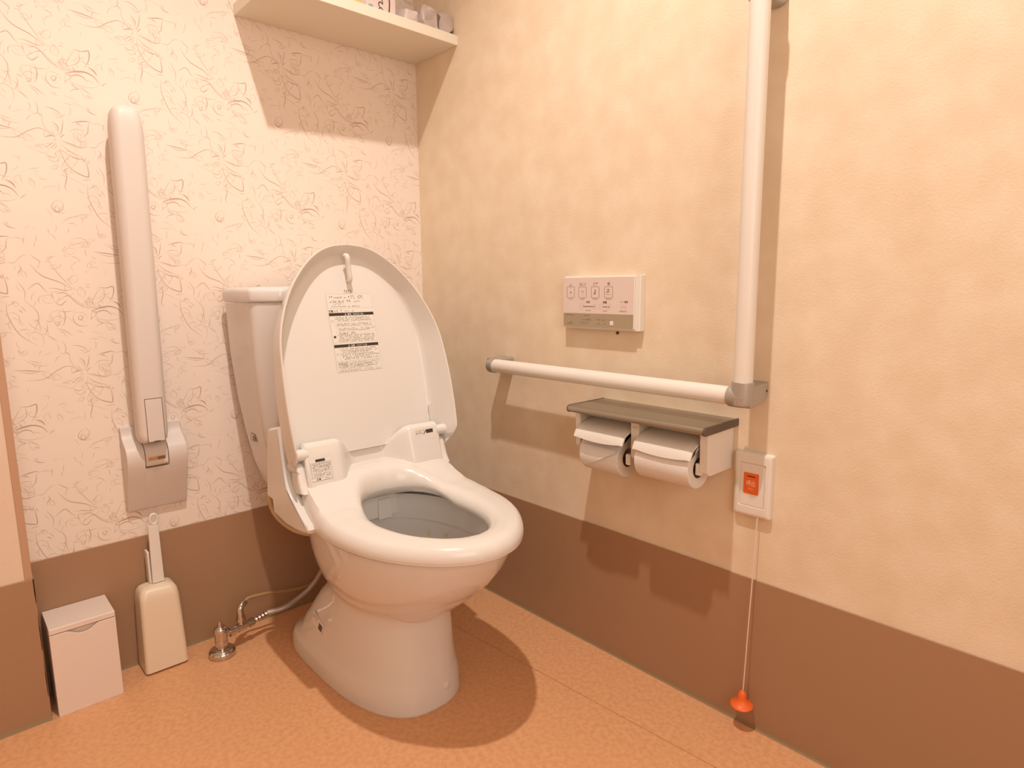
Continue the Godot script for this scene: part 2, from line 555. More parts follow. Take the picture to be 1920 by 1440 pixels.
	var papertone := mat(Color.WHITE, 0.75, 0.0, 0.3)
	papertone.albedo_texture = p.image(Color(0.93, 0.868, 0.815), Color(0.65, 0.52, 0.46))
	papertone.uv1_triplanar = true
	papertone.uv1_world_triplanar = true
	papertone.uv1_scale = Vector3(1.0 / cell[0], 1.0 / cell[1], 1.0 / cell[0])
	return papertone


func _ready() -> void:
	# ---- camera
	var cam := Camera3D.new()
	cam.name = "camera"
	add_child(cam)
	cam.transform = Transform3D(Basis(Vector3.UP, -0.7433) * Basis(Vector3.RIGHT, -0.1525) * Basis(Vector3.BACK, -0.0101), Vector3(-1.0639, 0.8247, 1.5357))
	cam.fov = rad_to_deg(2.0 * atan(720.0 / 1187.0))
	cam.near = 0.02
	cam.far = 30.0
	cam.current = true
	# ---- exposure
	var we := WorldEnvironment.new()
	we.name = "world"
	var env := Environment.new()
	env.background_mode = Environment.BG_COLOR
	env.background_color = Color(0, 0, 0)
	env.tonemap_mode = Environment.TONE_MAPPER_LINEAR
	env.tonemap_exposure = 0.44
	env.sdfgi_enabled = true
	env.ssao_enabled = true
	env.ssil_enabled = true
	we.environment = env
	add_child(we)
	# ---- lamps: ceiling downlight above the toilet's left, and an added fill window behind the camera
	ceiling_lamp("ceiling_lamp", "round recessed ceiling lamp above the toilet, out of the picture", Vector3(-0.73, 2.415, 1.00), 0.022, 5.5)
	added_fill_window()

	materials()
	room()
	toilet()
	shelf_and_things()
	armrest()
	floor_things()
	right_wall_things()


func ceiling_lamp(called: String, label: String, at: Vector3, r: float, power: float) -> void:
	var warm := Color(1.0, 0.962, 0.93)
	var o := thing(called, label, "lamp", at)
	var s := Shape.new()
	s.lathe([[r + 0.012, 0.0], [r + 0.03, -0.004], [r + 0.032, -0.008], [r + 0.012, -0.012], [r + 0.004, -0.006]], at)
	part("trim_ring", s, mat(Color(0.9, 0.9, 0.88), 0.4), o)
	s = Shape.new()
	s.lathe([[0.001, 0.0], [r + 0.004, 0.0], [r + 0.004, -0.004], [r * 0.6, -0.009], [0.001, -0.011]], at)
	var glow := mat(Color(1, 1, 1), 0.5)
	glow.emission_enabled = true
	glow.emission = warm
	glow.emission_energy_multiplier = 3.0
	part("lamp_glass", s, glow, o)
	var l := SpotLight3D.new()
	l.name = "light"
	l.rotation_degrees = Vector3(-90, 0, 0)
	l.spot_angle = 60.0
	l.spot_angle_attenuation = 0.65
	l.position = Vector3(0, -0.055, 0)
	l.light_color = warm
	l.light_energy = power
	l.light_size = r
	l.spot_range = 12.0
	l.spot_attenuation = 2.0
	l.shadow_enabled = true
	o.add_child(l)


func added_fill_window() -> void:
	# added frosted pane behind the camera, glowing as even fill from the front
	var o := Node3D.new()
	o.name = "added_fill_window_1"
	o.position = Vector3(-1.15, 0.75, 2.6)
	o.set_meta("kind", "structure")
	add_child(o)
	var s := Shape.new()
	for q in [[-1.79, 0.72, -1.75, 1.98], [-0.55, 0.72, -0.51, 1.98], [-1.75, 0.72, -0.55, 0.76], [-1.75, 1.94, -0.55, 1.98]]:
		s.box(Vector3(q[0], q[1], 2.575), Vector3(q[2], q[3], 2.60), 0.002, 1)
	part("fill_window_frame", s, mat(Color(0.85, 0.83, 0.80), 0.5), o)
	s = Shape.new()
	s.box(Vector3(-1.75, 0.76, 2.588), Vector3(-0.55, 1.94, 2.598))
	var glow := mat(Color(0.9, 0.9, 0.9), 0.6)
	glow.emission_enabled = true
	glow.emission = Color(1.0, 0.968, 0.93)
	glow.emission_energy_multiplier = 1.0
	part("fill_window_pane", s, glow, o)
	var l := AreaLight3D.new()
	l.name = "fill_window_light"
	l.position = Vector3(0, 0.60, -0.03)
	l.area_size = Vector2(1.18, 1.16)
	l.light_color = Color(1.0, 0.968, 0.93)
	l.light_energy = 3.2
	l.area_range = 12.0
	l.area_attenuation = 2.0
	l.shadow_enabled = true
	o.add_child(l)


func materials() -> void:
	MAT.paper = flower_paper()
	# beige right-hand wall covering: soft mottling and a fine scratched relief
	var b := mat(Color.WHITE, 0.72, 0.0, 0.3)
	b.albedo_texture = noise_tex(0.012, 5, 3, 512, [Color(0.88, 0.795, 0.685), Color(0.90, 0.82, 0.715), Color(0.92, 0.85, 0.755)])
	b.normal_enabled = true
	b.normal_texture = noise_tex(0.11, 4, 8, 1024, [], 1.6)
	b.normal_scale = 0.22
	b.uv1_triplanar = true
	b.uv1_world_triplanar = true
	b.uv1_scale = Vector3(1.7, 1.7, 1.7)
	MAT.beige = b
	var f := mat(Color.WHITE, 0.42, 0.0, 0.4)
	f.albedo_texture = noise_tex(0.045, 6, 21, 1024, [Color(0.80, 0.58, 0.405), Color(0.84, 0.62, 0.445), Color(0.865, 0.645, 0.47), Color(0.89, 0.675, 0.50)])
	f.uv1_triplanar = true
	f.uv1_world_triplanar = true
	f.uv1_scale = Vector3(1.6, 1.6, 1.6)
	MAT.vinyl = f
	var bl: StandardMaterial3D = b.duplicate()
	bl.albedo_texture = noise_tex(0.012, 4, 6, 256, [Color(0.87, 0.775, 0.69), Color(0.89, 0.80, 0.715)])
	MAT.blush = bl
	MAT.dado = mat(Color(0.655, 0.51, 0.39), 0.55, 0.0, 0.35)
	MAT.bead = mat(Color(0.55, 0.44, 0.30), 0.6)
	MAT.guard = mat(Color(0.74, 0.585, 0.47), 0.5)
	MAT.ceiling = mat(Color(0.93, 0.91, 0.87), 0.8)
	MAT.china = mat(Color(0.865, 0.84, 0.82), 0.07, 0.0, 0.5)
	MAT.china.clearcoat_enabled = false
	MAT.plastic = mat(Color(0.885, 0.86, 0.83), 0.22, 0.0, 0.45)
	MAT.resin = mat(Color(0.855, 0.81, 0.775), 0.42, 0.0, 0.4)
	MAT.cream = mat(Color(0.905, 0.865, 0.795), 0.55)
	MAT.white = mat(Color(0.90, 0.87, 0.83), 0.38)
	MAT.dark = mat(Color(0.12, 0.09, 0.08), 0.5)
	MAT.slit = mat(Color(0.35, 0.28, 0.24), 0.6)
	MAT.chrome = mat(Color(0.82, 0.80, 0.78), 0.12, 1.0)
	MAT.silver = mat(Color(0.70, 0.675, 0.64), 0.42, 0.5)
	MAT.steel = mat(Color(0.66, 0.62, 0.56), 0.38, 0.85)
	MAT.tissue = mat(Color(0.90, 0.875, 0.85), 0.9, 0.0, 0.2)
	MAT.tissue.normal_enabled = true
	MAT.tissue.normal_texture = noise_tex(0.25, 2, 5, 256, [], 3.0, FastNoiseLite.TYPE_CELLULAR)
	MAT.tissue.normal_scale = 0.4
	MAT.tissue.uv1_triplanar = true
	MAT.tissue.uv1_scale = Vector3(9, 9, 9)
	MAT.orange = mat(Color(0.93, 0.42, 0.17), 0.4)


# ---------------------------------------------------------------- the room
func room() -> void:
	var H := 2.435
	var s := Shape.new()
	s.box(Vector3(-1.0, 0.0, -0.12), Vector3(0.0, H, 0.0))
	struct("wall_back", s, MAT.paper)
	s = Shape.new()
	s.box(Vector3(0.0, 0.0, -0.12), Vector3(0.12, H, 2.7))
	struct("wall_right", s, MAT.beige)
	# the part of the wall that stands forward, left of the toilet
	s = Shape.new()
	s.box(Vector3(-2.42, 0.0, -0.12), Vector3(-0.972, H, 0.092), 0.002)
	struct("wall_left", s, MAT.blush)
	s = Shape.new()
	s.box(Vector3(-2.42, 0.0, 0.092), Vector3(-2.3, H, 2.7))
	struct("wall_side", s, MAT.beige)
	s = Shape.new()
	s.box(Vector3(-2.42, 0.0, 2.6), Vector3(0.0, H, 2.72))
	struct("wall_front", s, MAT.beige)
	s = Shape.new()
	s.box(Vector3(-2.42, H, -0.12), Vector3(0.12, H + 0.1, 2.72))
	struct("ceiling", s, MAT.ceiling)
	# floor: sheet vinyl, with a welded seam beside the right wall
	s = Shape.new()
	s.box(Vector3(-2.42, -0.1, -0.12), Vector3(0.12, -0.004, 2.72))
	var fl := struct("floor", s, MAT.bead)
	var a0 := Vector3(-0.212, 0, 0.0)
	var a1 := Vector3(-0.05, 0, 2.6)
	var g := Vector3(0.0006, 0, 0)
	s = Shape.new()
	s.slab(PackedVector2Array([Vector2(-2.3, 0), Vector2(a0.x - g.x, 0), Vector2(a1.x - g.x, 2.6), Vector2(-2.3, 2.6)]), Vector3(0, -0.004, 0), Vector3.RIGHT, Vector3.BACK, Vector3.UP, 0.0, 0.004)
	part("vinyl_sheet", s, MAT.vinyl, fl)
	s = Shape.new()
	s.slab(PackedVector2Array([Vector2(a0.x + g.x, 0), Vector2(0, 0), Vector2(0, 2.6), Vector2(a1.x + g.x, 2.6)]), Vector3(0, -0.004, 0), Vector3.RIGHT, Vector3.BACK, Vector3.UP, 0.0, 0.004)
	part("vinyl_sheet", s, MAT.vinyl, fl)
	# brown dado boards
	var d := 0.29
	s = Shape.new()
	s.box(Vector3(-0.972, 0.0, 0.0), Vector3(-0.003, d, 0.0035), 0.001, 1)
	struct("baseboard_back", s, MAT.dado)
	s = Shape.new()
	s.box(Vector3(-0.0035, 0.0, 0.0), Vector3(0.0, d, 2.6), 0.001, 1)
	struct("baseboard_right", s, MAT.dado)
	s = Shape.new()
	s.box(Vector3(-2.3, 0.0, 0.092), Vector3(-0.9685, d, 0.0955), 0.001, 1)
	s.box(Vector3(-0.972, 0.0, 0.0035), Vector3(-0.9685, d, 0.0955), 0.001, 1)
	struct("baseboard_left", s, MAT.dado)
	# sealing bead along the floor
	s = Shape.new()
	var tri := PackedVector2Array([Vector2(0, 0), Vector2(0.006, 0), Vector2(0.002, 0.002), Vector2(0, 0.006)])
	s.slab(tri, Vector3(-0.968, 0, 0.0035), Vector3.BACK, Vector3.UP, Vector3.RIGHT, 0.0, 0.964)
	s.slab(tri, Vector3(-0.0035, 0, 0.004), Vector3.LEFT, Vector3.UP, Vector3.BACK, 0.0, 2.59)
	s.slab(tri, Vector3(-2.3, 0, 0.0955), Vector3.BACK, Vector3.UP, Vector3.RIGHT, 0.0, 1.331)
	struct("trim_1", s, MAT.bead)
	# corner guard on the projecting wall
	s = Shape.new()
	s.box(Vector3(-0.9825, d, 0.092), Vector3(-0.9705, H, 0.0935), 0.0006, 1)
	s.box(Vector3(-0.972, d, 0.08), Vector3(-0.9705, H, 0.0925))
	struct("trim_2", s, MAT.guard)


# ---------------------------------------------------------------- toilet
func L(x: float, y: float, z: float) -> Vector3:
	return Vector3(CX + x, y, z)


# one egg-shaped level: rear, front, half width, where it is widest, roundness
func egg(y: float, zr: float, zf: float, hw: float, zw: float, pf := 1.0, n := 72, pr := 0.0) -> PackedVector3Array:
	var r := PackedVector3Array()
	for k in n:
		var a := TAU * k / n
		var c := cos(a)
		var s := sin(a)
		var p := pf if c > 0 or pr == 0.0 else pr
		var x := hw * signf(s) * pow(absf(s), p)
		var z := zw + (zf - zw) * pow(c, p) if c > 0 else zw - (zw - zr) * pow(-c, p)
		r.append(L(x, y, z))
	return r


func seat_top(z: float) -> float:
	return look([[0.345, 0.464], [0.37, 0.461], [0.39, 0.456], [0.41, 0.449], [0.43, 0.438], [0.455, 0.426], [0.485, 0.416], [0.53, 0.411], [0.58, 0.409], [0.9, 0.409]], z)


func toilet() -> void:
	var o := thing("toilet", "white ceramic toilet with tank and raised bidet seat lid, standing in the corner", "toilet", L(0, 0, 0.36))
	var s := Shape.new()
	# --- bowl and foot, one piece of china: y, rear, front, half width, widest, roundness
	var lev := [
		[0.000, 0.126, 0.590, 0.128, 0.30, 0.76, 0.52], [0.005, 0.124, 0.592, 0.130, 0.30, 0.76, 0.52], [0.030, 0.128, 0.588, 0.129, 0.30, 0.76, 0.52],
		[0.046, 0.140, 0.585, 0.127, 0.31, 0.76, 0.52], [0.056, 0.160, 0.583, 0.124, 0.32, 0.77, 0.53], [0.066, 0.176, 0.581, 0.122, 0.32, 0.77, 0.54], [0.084, 0.184, 0.579, 0.120, 0.33, 0.78, 0.56], [0.096, 0.190, 0.577, 0.118, 0.34, 0.78, 0.58], [0.112, 0.205, 0.575, 0.117, 0.35, 0.79, 0.62], [0.140, 0.226, 0.573, 0.115, 0.36, 0.80, 0.68],
		[0.170, 0.250, 0.571, 0.113, 0.38, 0.84, 0.76], [0.190, 0.270, 0.574, 0.112, 0.40, 0.88, 0.84], [0.205, 0.281, 0.584, 0.113, 0.42, 0.92, 0.92],
		[0.217, 0.279, 0.603, 0.117, 0.44, 0.95], [0.235, 0.262, 0.639, 0.130, 0.46, 0.96], [0.258, 0.252, 0.675, 0.144, 0.48, 0.96],
		[0.285, 0.244, 0.706, 0.155, 0.49, 0.96], [0.315, 0.237, 0.730, 0.163, 0.50, 0.96], [0.345, 0.232, 0.746, 0.168, 0.51, 0.96],
		[0.362, 0.230, 0.754, 0.170, 0.51, 0.97], [0.370, 0.232, 0.754, 0.170, 0.51, 0.97], [0.374, 0.238, 0.748, 0.165, 0.51, 0.97]]
	var rings := []
	for q in lev: rings.append(egg(q[0], q[1], q[2], q[3], q[4], q[5], 72, q[6] if q.size() > 6 else q[5]))
	# the inside: rim skirt, then the basin
	for q in [[0.374, 0.345, 0.715, 0.128, 0.54], [0.368, 0.340, 0.712, 0.130, 0.54], [0.322, 0.335, 0.706, 0.131, 0.54], [0.316, 0.336, 0.704, 0.129, 0.54], [0.314, 0.332, 0.708, 0.133, 0.54],
		[0.296, 0.334, 0.704, 0.131, 0.54], [0.26, 0.35, 0.68, 0.115, 0.53], [0.22, 0.375, 0.63, 0.092, 0.51], [0.18, 0.40, 0.57, 0.066, 0.49], [0.15, 0.42, 0.54, 0.05, 0.48]]:
		rings.append(egg(q[0], q[1], q[2], q[3], q[4], 0.98))
	s.loft(rings)
	part("bowl", s, MAT.china, o, "", 50.0)
	s = Shape.new()
	s.lathe([[0.001, 0.0], [0.0085, 0.0], [0.0085, 0.002], [0.006, 0.004], [0.001, 0.0045]], L(0.028, 0.034, 0.583), Vector3(0.15, 0.1, 0.98).normalized(), 18)
	part("bolt_cap", s, MAT.china, o)
	# water
	s = Shape.new()
	s.loft([egg(0.158, 0.418, 0.545, 0.052, 0.48, 1.0, 40), egg(0.159, 0.418, 0.545, 0.052, 0.48, 1.0, 40)])
	var water := mat(Color(0.95, 0.97, 0.96, 0.35), 0.03)
	water.transparency = BaseMaterial3D.TRANSPARENCY_ALPHA
	part("water", s, water, o)
	# yellowish streaks below the rim
	for k in [-34.0, -20.0, -6.0, 8.0, 21.0, 35.0]:
		var a := deg_to_rad(90.0 + k)
		var w := 0.016
		var col := []
		for q in [[0.294, 0.334, 0.704, 0.1308, 0.54], [0.275, 0.341, 0.692, 0.1225, 0.535], [0.26, 0.35, 0.68, 0.1148, 0.53]]:
			var row := []
			for b in [a - w, a + w]:
				var z: float = q[4] + (q[2] - q[4] if cos(b) > 0 else q[4] - q[1]) * cos(b)
				row.append(L((q[3] - 0.0012) * sin(b), q[0], z))
			col.append(row)
		s = Shape.new()
		s.quad(col[0][0], col[0][1], col[1][1], col[1][0])
		s.quad(col[1][0], col[1][1], col[2][1], col[2][0])
		part("water_stain", s, mat(Color(0.84, 0.80, 0.64), 0.3), o)
	tank(o)
	washlet(o)
	seat(o)
	lid(o)
	# stickers on the left side of the foot
	var p := Print.new(160, 110)
	var rng := RandomNumberGenerator.new()
	rng.seed = 4
	for y in [26, 40, 54]: p.tiny(8, 74, y, 11, 0.9, rng)
	p.rect(100, 30, 148, 90, 0.85)
	for y in [44, 58, 72]: p.tiny(102, 146, y, 9, 0.2, rng)
	s = Shape.new()
	s.picture(L(-0.1185, 0.106, 0.285), L(-0.1192, 0.092, 0.335), L(-0.1168, 0.120, 0.347), L(-0.1160, 0.134, 0.297))
	part("sticker", s, printed(p.image(Color(0.88, 0.86, 0.84), Color(0.25, 0.2, 0.17))), o, "small printed sticker on the side of the foot")
	o.rotation.y = deg_to_rad(-1.0)


func tank_ring(y: float, hw: float, zr: float, zf: float, d: float) -> PackedVector3Array:
	var r := PackedVector3Array()
	var q := [Vector2(hw, zr), Vector2(hw, zf - d * 0.72), Vector2(hw - d * 1.15, zf), Vector2(-hw + d * 1.15, zf), Vector2(-hw, zf - d * 0.72), Vector2(-hw, zr)]
	var n := q.size()
	for i in n:
		var b: Vector2 = q[i]
		var e0: Vector2 = (q[(i + n - 1) % n] - b)
		var e1: Vector2 = (q[(i + 1) % n] - b)
		var rr := 0.012
		var A := b + e0.normalized() * rr
		var B := b + e1.normalized() * rr
		for k in 5:
			var t := k / 4.0
			var v := A.lerp(b, t).lerp(b.lerp(B, t), t)
			r.append(L(v.x, y, v.y))
	return r


func tank(o: Node3D) -> void:
	var s := Shape.new()
	var rings := []
	for q in [[0.345, 0.105, 0.075, 0.175], [0.38, 0.124, 0.062, 0.188], [0.43, 0.138, 0.052, 0.198], [0.50, 0.150, 0.045, 0.208], [0.58, 0.160, 0.040, 0.219], [0.68, 0.168, 0.036, 0.230], [0.78, 0.1705, 0.036, 0.238], [0.795, 0.1705, 0.036, 0.239]]:
		rings.append(tank_ring(q[0], q[1], q[2], q[3], 0.048))
	s.loft(rings)
	part("tank", s, MAT.china, o, "", 45.0)
	s = Shape.new()
	rings = []
	for q in [[0.797, -0.004], [0.798, 0.0], [0.802, 0.0025], [0.818, 0.0025], [0.825, 0.0], [0.829, -0.007], [0.830, -0.02]]:
		rings.append(tank_ring(q[0], 0.1720 + q[1], 0.035 - q[1], 0.240 + q[1], 0.048))
	s.loft(rings)
	part("tank_lid", s, MAT.china, o, "", 45.0)
	var p := Print.new(60, 40)
	var rng := RandomNumberGenerator.new()
	rng.seed = 9
	p.rect(34, 6, 54, 34, 0.8)
	for y in [14, 24, 34]: p.tiny(3, 28, y, 8, 0.9, rng)
	s = Shape.new()
	s.picture(L(-0.1500, 0.480, 0.085), L(-0.1502, 0.480, 0.115), L(-0.1520, 0.500, 0.115), L(-0.1518, 0.500, 0.085))
	part("sticker", s, printed(p.image(Color(0.86, 0.83, 0.80), Color(0.3, 0.25, 0.22))), o, "small printed sticker on the side of the tank")


func washlet(o: Node3D) -> void:
	# transverse body under the lid: two raised hinge covers with a lower valley between
	var s := Shape.new()
	var rings := []
	var xs := [-0.1575, -0.1565, -0.153, -0.14, -0.12, -0.10, -0.088, -0.082, -0.077, -0.072, -0.066, -0.060, -0.054, -0.048, -0.042, -0.036, -0.03, -0.015, 0.0]
	var all := xs.duplicate()
	for i in range(xs.size() - 2, -1, -1): all.append(-xs[i])
	for x in all:
		var ax: float = absf(x)
		var k := 1.0 - smoothstep(0.050, 0.090, ax)      # 1 in the valley
		k = 1.0 - smoothstep(0.030, 0.088, ax)
		var e := 0.0
		if ax > 0.1529: e = (ax - 0.1529) * 1.2            # rounded outer end
		var top := lerpf(0.527, 0.486, k) - e
		var zt := lerpf(0.377, 0.348, k)
		var zf := lerpf(0.416, 0.357, k) - e
		var back := lerpf(0.362, 0.338, k) + e
		var prof := [
			Vector2(0.285, 0.40), Vector2(0.285, 0.452), Vector2(0.300, 0.464), Vector2(back - 0.008, 0.468), Vector2(back, 0.474), Vector2(back, lerpf(top, 0.474, 0.4)),
			Vector2(back + 0.001, top - 0.010), Vector2(back + 0.006, top - 0.003), Vector2(zt, top), Vector2(lerpf(zt, zf, 0.25), top - 0.002), Vector2(lerpf(zt, zf, 0.42), top - 0.008),
			Vector2(lerpf(zt, zf, 0.56), lerpf(top, 0.43, 0.30)), Vector2(lerpf(zt, zf, 0.80), lerpf(top, 0.43, 0.65)), Vector2(zf, 0.43), Vector2(zf, 0.40)]
		var r := PackedVector3Array()
		for q in prof: r.append(L(x, q.y, q.x))
		rings.append(r)
	s.loft(rings)
	part("hinge_cover", s, MAT.plastic, o, "", 42.0)
	# lower body between the side wings
	s = Shape.new()
	s.box(L(-0.172, 0.376, 0.262), L(0.172, 0.436, 0.342), 0.006)
	part("seat_base", s, MAT.plastic, o)
	# side wings
	for m in [-1.0, 1.0]:
		s = Shape.new()
		var pl := curve2([Vector2(0.352, 0.562), Vector2(0.351, 0.525), Vector2(0.354, 0.49), Vector2(0.361, 0.458), Vector2(0.378, 0.432), Vector2(0.404, 0.412), Vector2(0.437, 0.398), Vector2(0.459, 0.392)], 4)
		for q in [Vector2(0.466, 0.384), Vector2(0.462, 0.376), Vector2(0.44, 0.371), Vector2(0.40, 0.367), Vector2(0.360, 0.366), Vector2(0.298, 0.374), Vector2(0.296, 0.40), Vector2(0.268, 0.402), Vector2(0.272, 0.44), Vector2(0.289, 0.538), Vector2(0.300, 0.550)]:
			pl.append(q)
		s.slab(pl, L(0.163 * m, 0, 0), Vector3.BACK, Vector3.UP, Vector3.RIGHT * m, 0.0, 0.0255, 0.006, 3)
		part("side_wing", s, MAT.plastic, o, "", 35.0)
	# spray nozzle housing seen through the seat
	s = Shape.new()
	var pg := PackedVector2Array([Vector2(-0.085, 0.350), Vector2(-0.055, 0.366), Vector2(0.055, 0.366), Vector2(0.085, 0.350), Vector2(0.085, 0.300), Vector2(-0.085, 0.300)])
	s.slab(pg, L(0, 0.330, 0), Vector3.RIGHT, Vector3.BACK, Vector3.UP, 0.0, 0.0475, 0.002)
	part("nozzle_housing", s, MAT.plastic, o)
	s = Shape.new()
	s.box(L(0.012, 0.326, 0.362), L(0.044, 0.370, 0.3690), 0.0012)
	part("nozzle_shutter", s, MAT.plastic, o)
	# hose looping under the left wing
	s = Shape.new()
	s.tube(curve3([L(-0.110, 0.40, 0.10), L(-0.122, 0.345, 0.098), L(-0.115, 0.300, 0.11), L(-0.09, 0.268, 0.15), L(-0.055, 0.262, 0.20), L(-0.02, 0.28, 0.235)], 8), 0.0055)
	part("hose", s, mat(Color(0.80, 0.70, 0.56), 0.5), o)
	# printed notices on the hinge covers
	var p := Print.new(150, 200)
	var rng := RandomNumberGenerator.new()
	rng.seed = 12
	for j in 24: p.line(PackedVector2Array([Vector2(42, 8 + j), Vector2(108, 8 + j)]), 1.0, 0.95)
	for y in [52, 66]: p.tiny(8, 142, y, 11, 0.85, rng)
	p.frame(5, 38, 145, 72, 0.8, 0.8)
	for y in [86, 99, 112, 125]: p.tiny(14, 140, y, 10, 0.85, rng)
	p.frame(5, 76, 145, 178, 0.8, 0.8)
	for y in [144, 157, 170]: p.tiny(14, 140, y, 10, 0.8, rng)
	text(p, ["tomaru", "oto"], 30, 182, 14, 14, 1.2)
	p.tiny(90, 145, 194, 8, 0.6, rng)
	s = Shape.new()
	s.picture(L(-0.1505, 0.4570, 0.4110), L(-0.1070, 0.4570, 0.4110), L(-0.1070, 0.4980, 0.4002), L(-0.1505, 0.4980, 0.4002))
	part("notice", s, printed(p.image(Color(0.90, 0.87, 0.835), Color(0.16, 0.12, 0.10))), o, "printed notice on the left hinge cover")
	p = Print.new(200, 60)
	p.tiny(6, 100, 24, 12, 0.6, rng)
	p.tiny(6, 100, 44, 14, 0.8, rng)
	p.line(PackedVector2Array([Vector2(90, 50), Vector2(118, 18)]), 4.0, 0.8)
	for j in 34: p.line(PackedVector2Array([Vector2(118, 14 + j), Vector2(192, 14 + j)]), 1.0, 0.9)
	for y in [28, 44]: p.tiny(122, 190, y, 11, 0.25, rng)
	s = Shape.new()
	s.picture(L(0.094, 0.5035, 0.3975), L(0.142, 0.5035, 0.3975), L(0.142, 0.5175, 0.3948), L(0.094, 0.5175, 0.3948))
	part("notice", s, printed(p.image(Color(0.90, 0.87, 0.835), Color(0.16, 0.12, 0.10))), o, "printed mark on the right hinge cover")


# outline of the seat: distance from the centre (0, 0.56) towards angle a, from half outlines
func reach(outline: PackedVector2Array, a: float) -> float:
	var d := Vector2(absf(sin(a)), cos(a))
	var best := 0.1
	for i in outline.size() - 1:
		var p := outline[i]
		var q := outline[i + 1]
		var e := q - p
		var den := d.cross(e)
		if absf(den) < 1e-9: continue
		var t := p.cross(e) / den
		var w := p.cross(d) / den
		if t > 0.0 and w >= -0.001 and w <= 1.001: best = t
	return best


func seat(o: Node3D) -> void:
	var zc := 0.56
	var half := curve2([Vector2(0, 0.226), Vector2(0.04, 0.219), Vector2(0.080, 0.196), Vector2(0.114, 0.161), Vector2(0.144, 0.116), Vector2(0.165, 0.063), Vector2(0.176, 0.005), Vector2(0.179, -0.045), Vector2(0.176, -0.10), Vector2(0.172, -0.145), Vector2(0.169, -0.170)], 6)
	half.append_array(PackedVector2Array([Vector2(0.164, -0.182), Vector2(0.15, -0.188), Vector2(0.10, -0.188), Vector2(0.07, -0.195), Vector2(0.045, -0.206), Vector2(0, -0.209)]))
	# inner lip: the top rolls over broadly down to it
	var hole := curve2([Vector2(0, 0.160), Vector2(0.030, 0.152), Vector2(0.058, 0.128), Vector2(0.080, 0.090), Vector2(0.092, 0.045), Vector2(0.096, 0.0), Vector2(0.093, -0.045), Vector2(0.083, -0.083), Vector2(0.064, -0.115), Vector2(0.035, -0.137), Vector2(0.0, -0.144)], 6)
	var n := 144
	var rings := []
	for k in n:
		var a := TAU * k / n
		var dir := Vector2(sin(a), cos(a))
		var ro := reach(half, a)
		var ri := reach(hole, a)
		var rear := smoothstep(-0.70, -0.86, cos(a))
		var r := PackedVector3Array()
		var w := ro - ri
		var add := func(rad: float, y: float):
			var q := dir * rad
			r.append(L(q.x, y, zc + q.y))
		var H := func(rad: float) -> float: return seat_top(zc + dir.y * rad)
		var lip := 0.3855 + 0.025 * smoothstep(-0.15, -0.95, cos(a))
		add.call(ri + 0.010, 0.379 + (lip - 0.3855) * 0.6)
		add.call(ri + 0.002, lip - 0.0045)
		var rw := minf(0.030, w * 0.62)           # width of the rolled inner edge
		var yi: float = H.call(ri + rw)
		for f in 8:
			var g := f / 7.0
			add.call(ri + rw * (1.0 - cos(g * PI / 2)), lip + (yi - lip) * sin(g * PI / 2))
		for f in [0.15, 0.35, 0.55, 0.78]:
			var rad: float = lerpf(ri + rw, max(ro - 0.022, ri + rw + 0.001), f)
			add.call(rad, H.call(rad))
		var yo: float = H.call(ro - 0.016)
		var ed := lerpf(1.0, 0.15, rear)
		var dep := (yo - 0.387) * lerpf(1.0, 0.3, rear)
		for g in [0.22, 0.42, 0.60, 0.76, 0.88, 0.97, 1.0]:
			var ang: float = g * PI / 2
			add.call(ro - 0.020 * ed * (1.0 - sin(ang)), yo - dep * (1.0 - cos(ang)))
		add.call(ro, 0.3835)
		add.call(ro - 0.0015, 0.3825)
		add.call(ro - 0.0015, 0.378)
		add.call(ro - 0.006, 0.3755)
		rings.append(r)
	var s := Shape.new()
	s.loft(rings, false, true)
	var st := part("seat", s, MAT.plastic, o, "", 40.0)
	for m in [-1.0, 1.0]:
		s = Shape.new()
		var ear := PackedVector2Array()
		for q in curve2([Vector2(0.362, 0.425), Vector2(0.364, 0.462), Vector2(0.369, 0.482), Vector2(0.379, 0.491), Vector2(0.390, 0.487), Vector2(0.397, 0.472), Vector2(0.405, 0.452), Vector2(0.416, 0.436)], 4):
			ear.append(q)
		s.slab(ear, L(0.1575 * m, 0, 0), Vector3.BACK, Vector3.UP, Vector3.RIGHT * m, -0.001, 0.0165, 0.006, 3)
		part("hinge_ear", s, MAT.plastic, st)
	for m in [-1.0, 1.0]:
		s = Shape.new()
		s.lathe([[0.001, 0.0], [0.0115, 0.0], [0.0115, 0.034], [0.001, 0.034]], L(0.150 * m, 0.507, 0.387), Vector3.RIGHT * m, 20)
		part("hinge_pin", s, MAT.plastic, o)


# point on the raised lid: x across, t up along it, d out of its inner face
func onlid(x: float, t: float, d: float) -> Vector3:
	var th := deg_to_rad(9.5)
	return L(x, 0.5 + t * cos(th) + d * sin(th), 0.352 - t * sin(th) + d * cos(th))


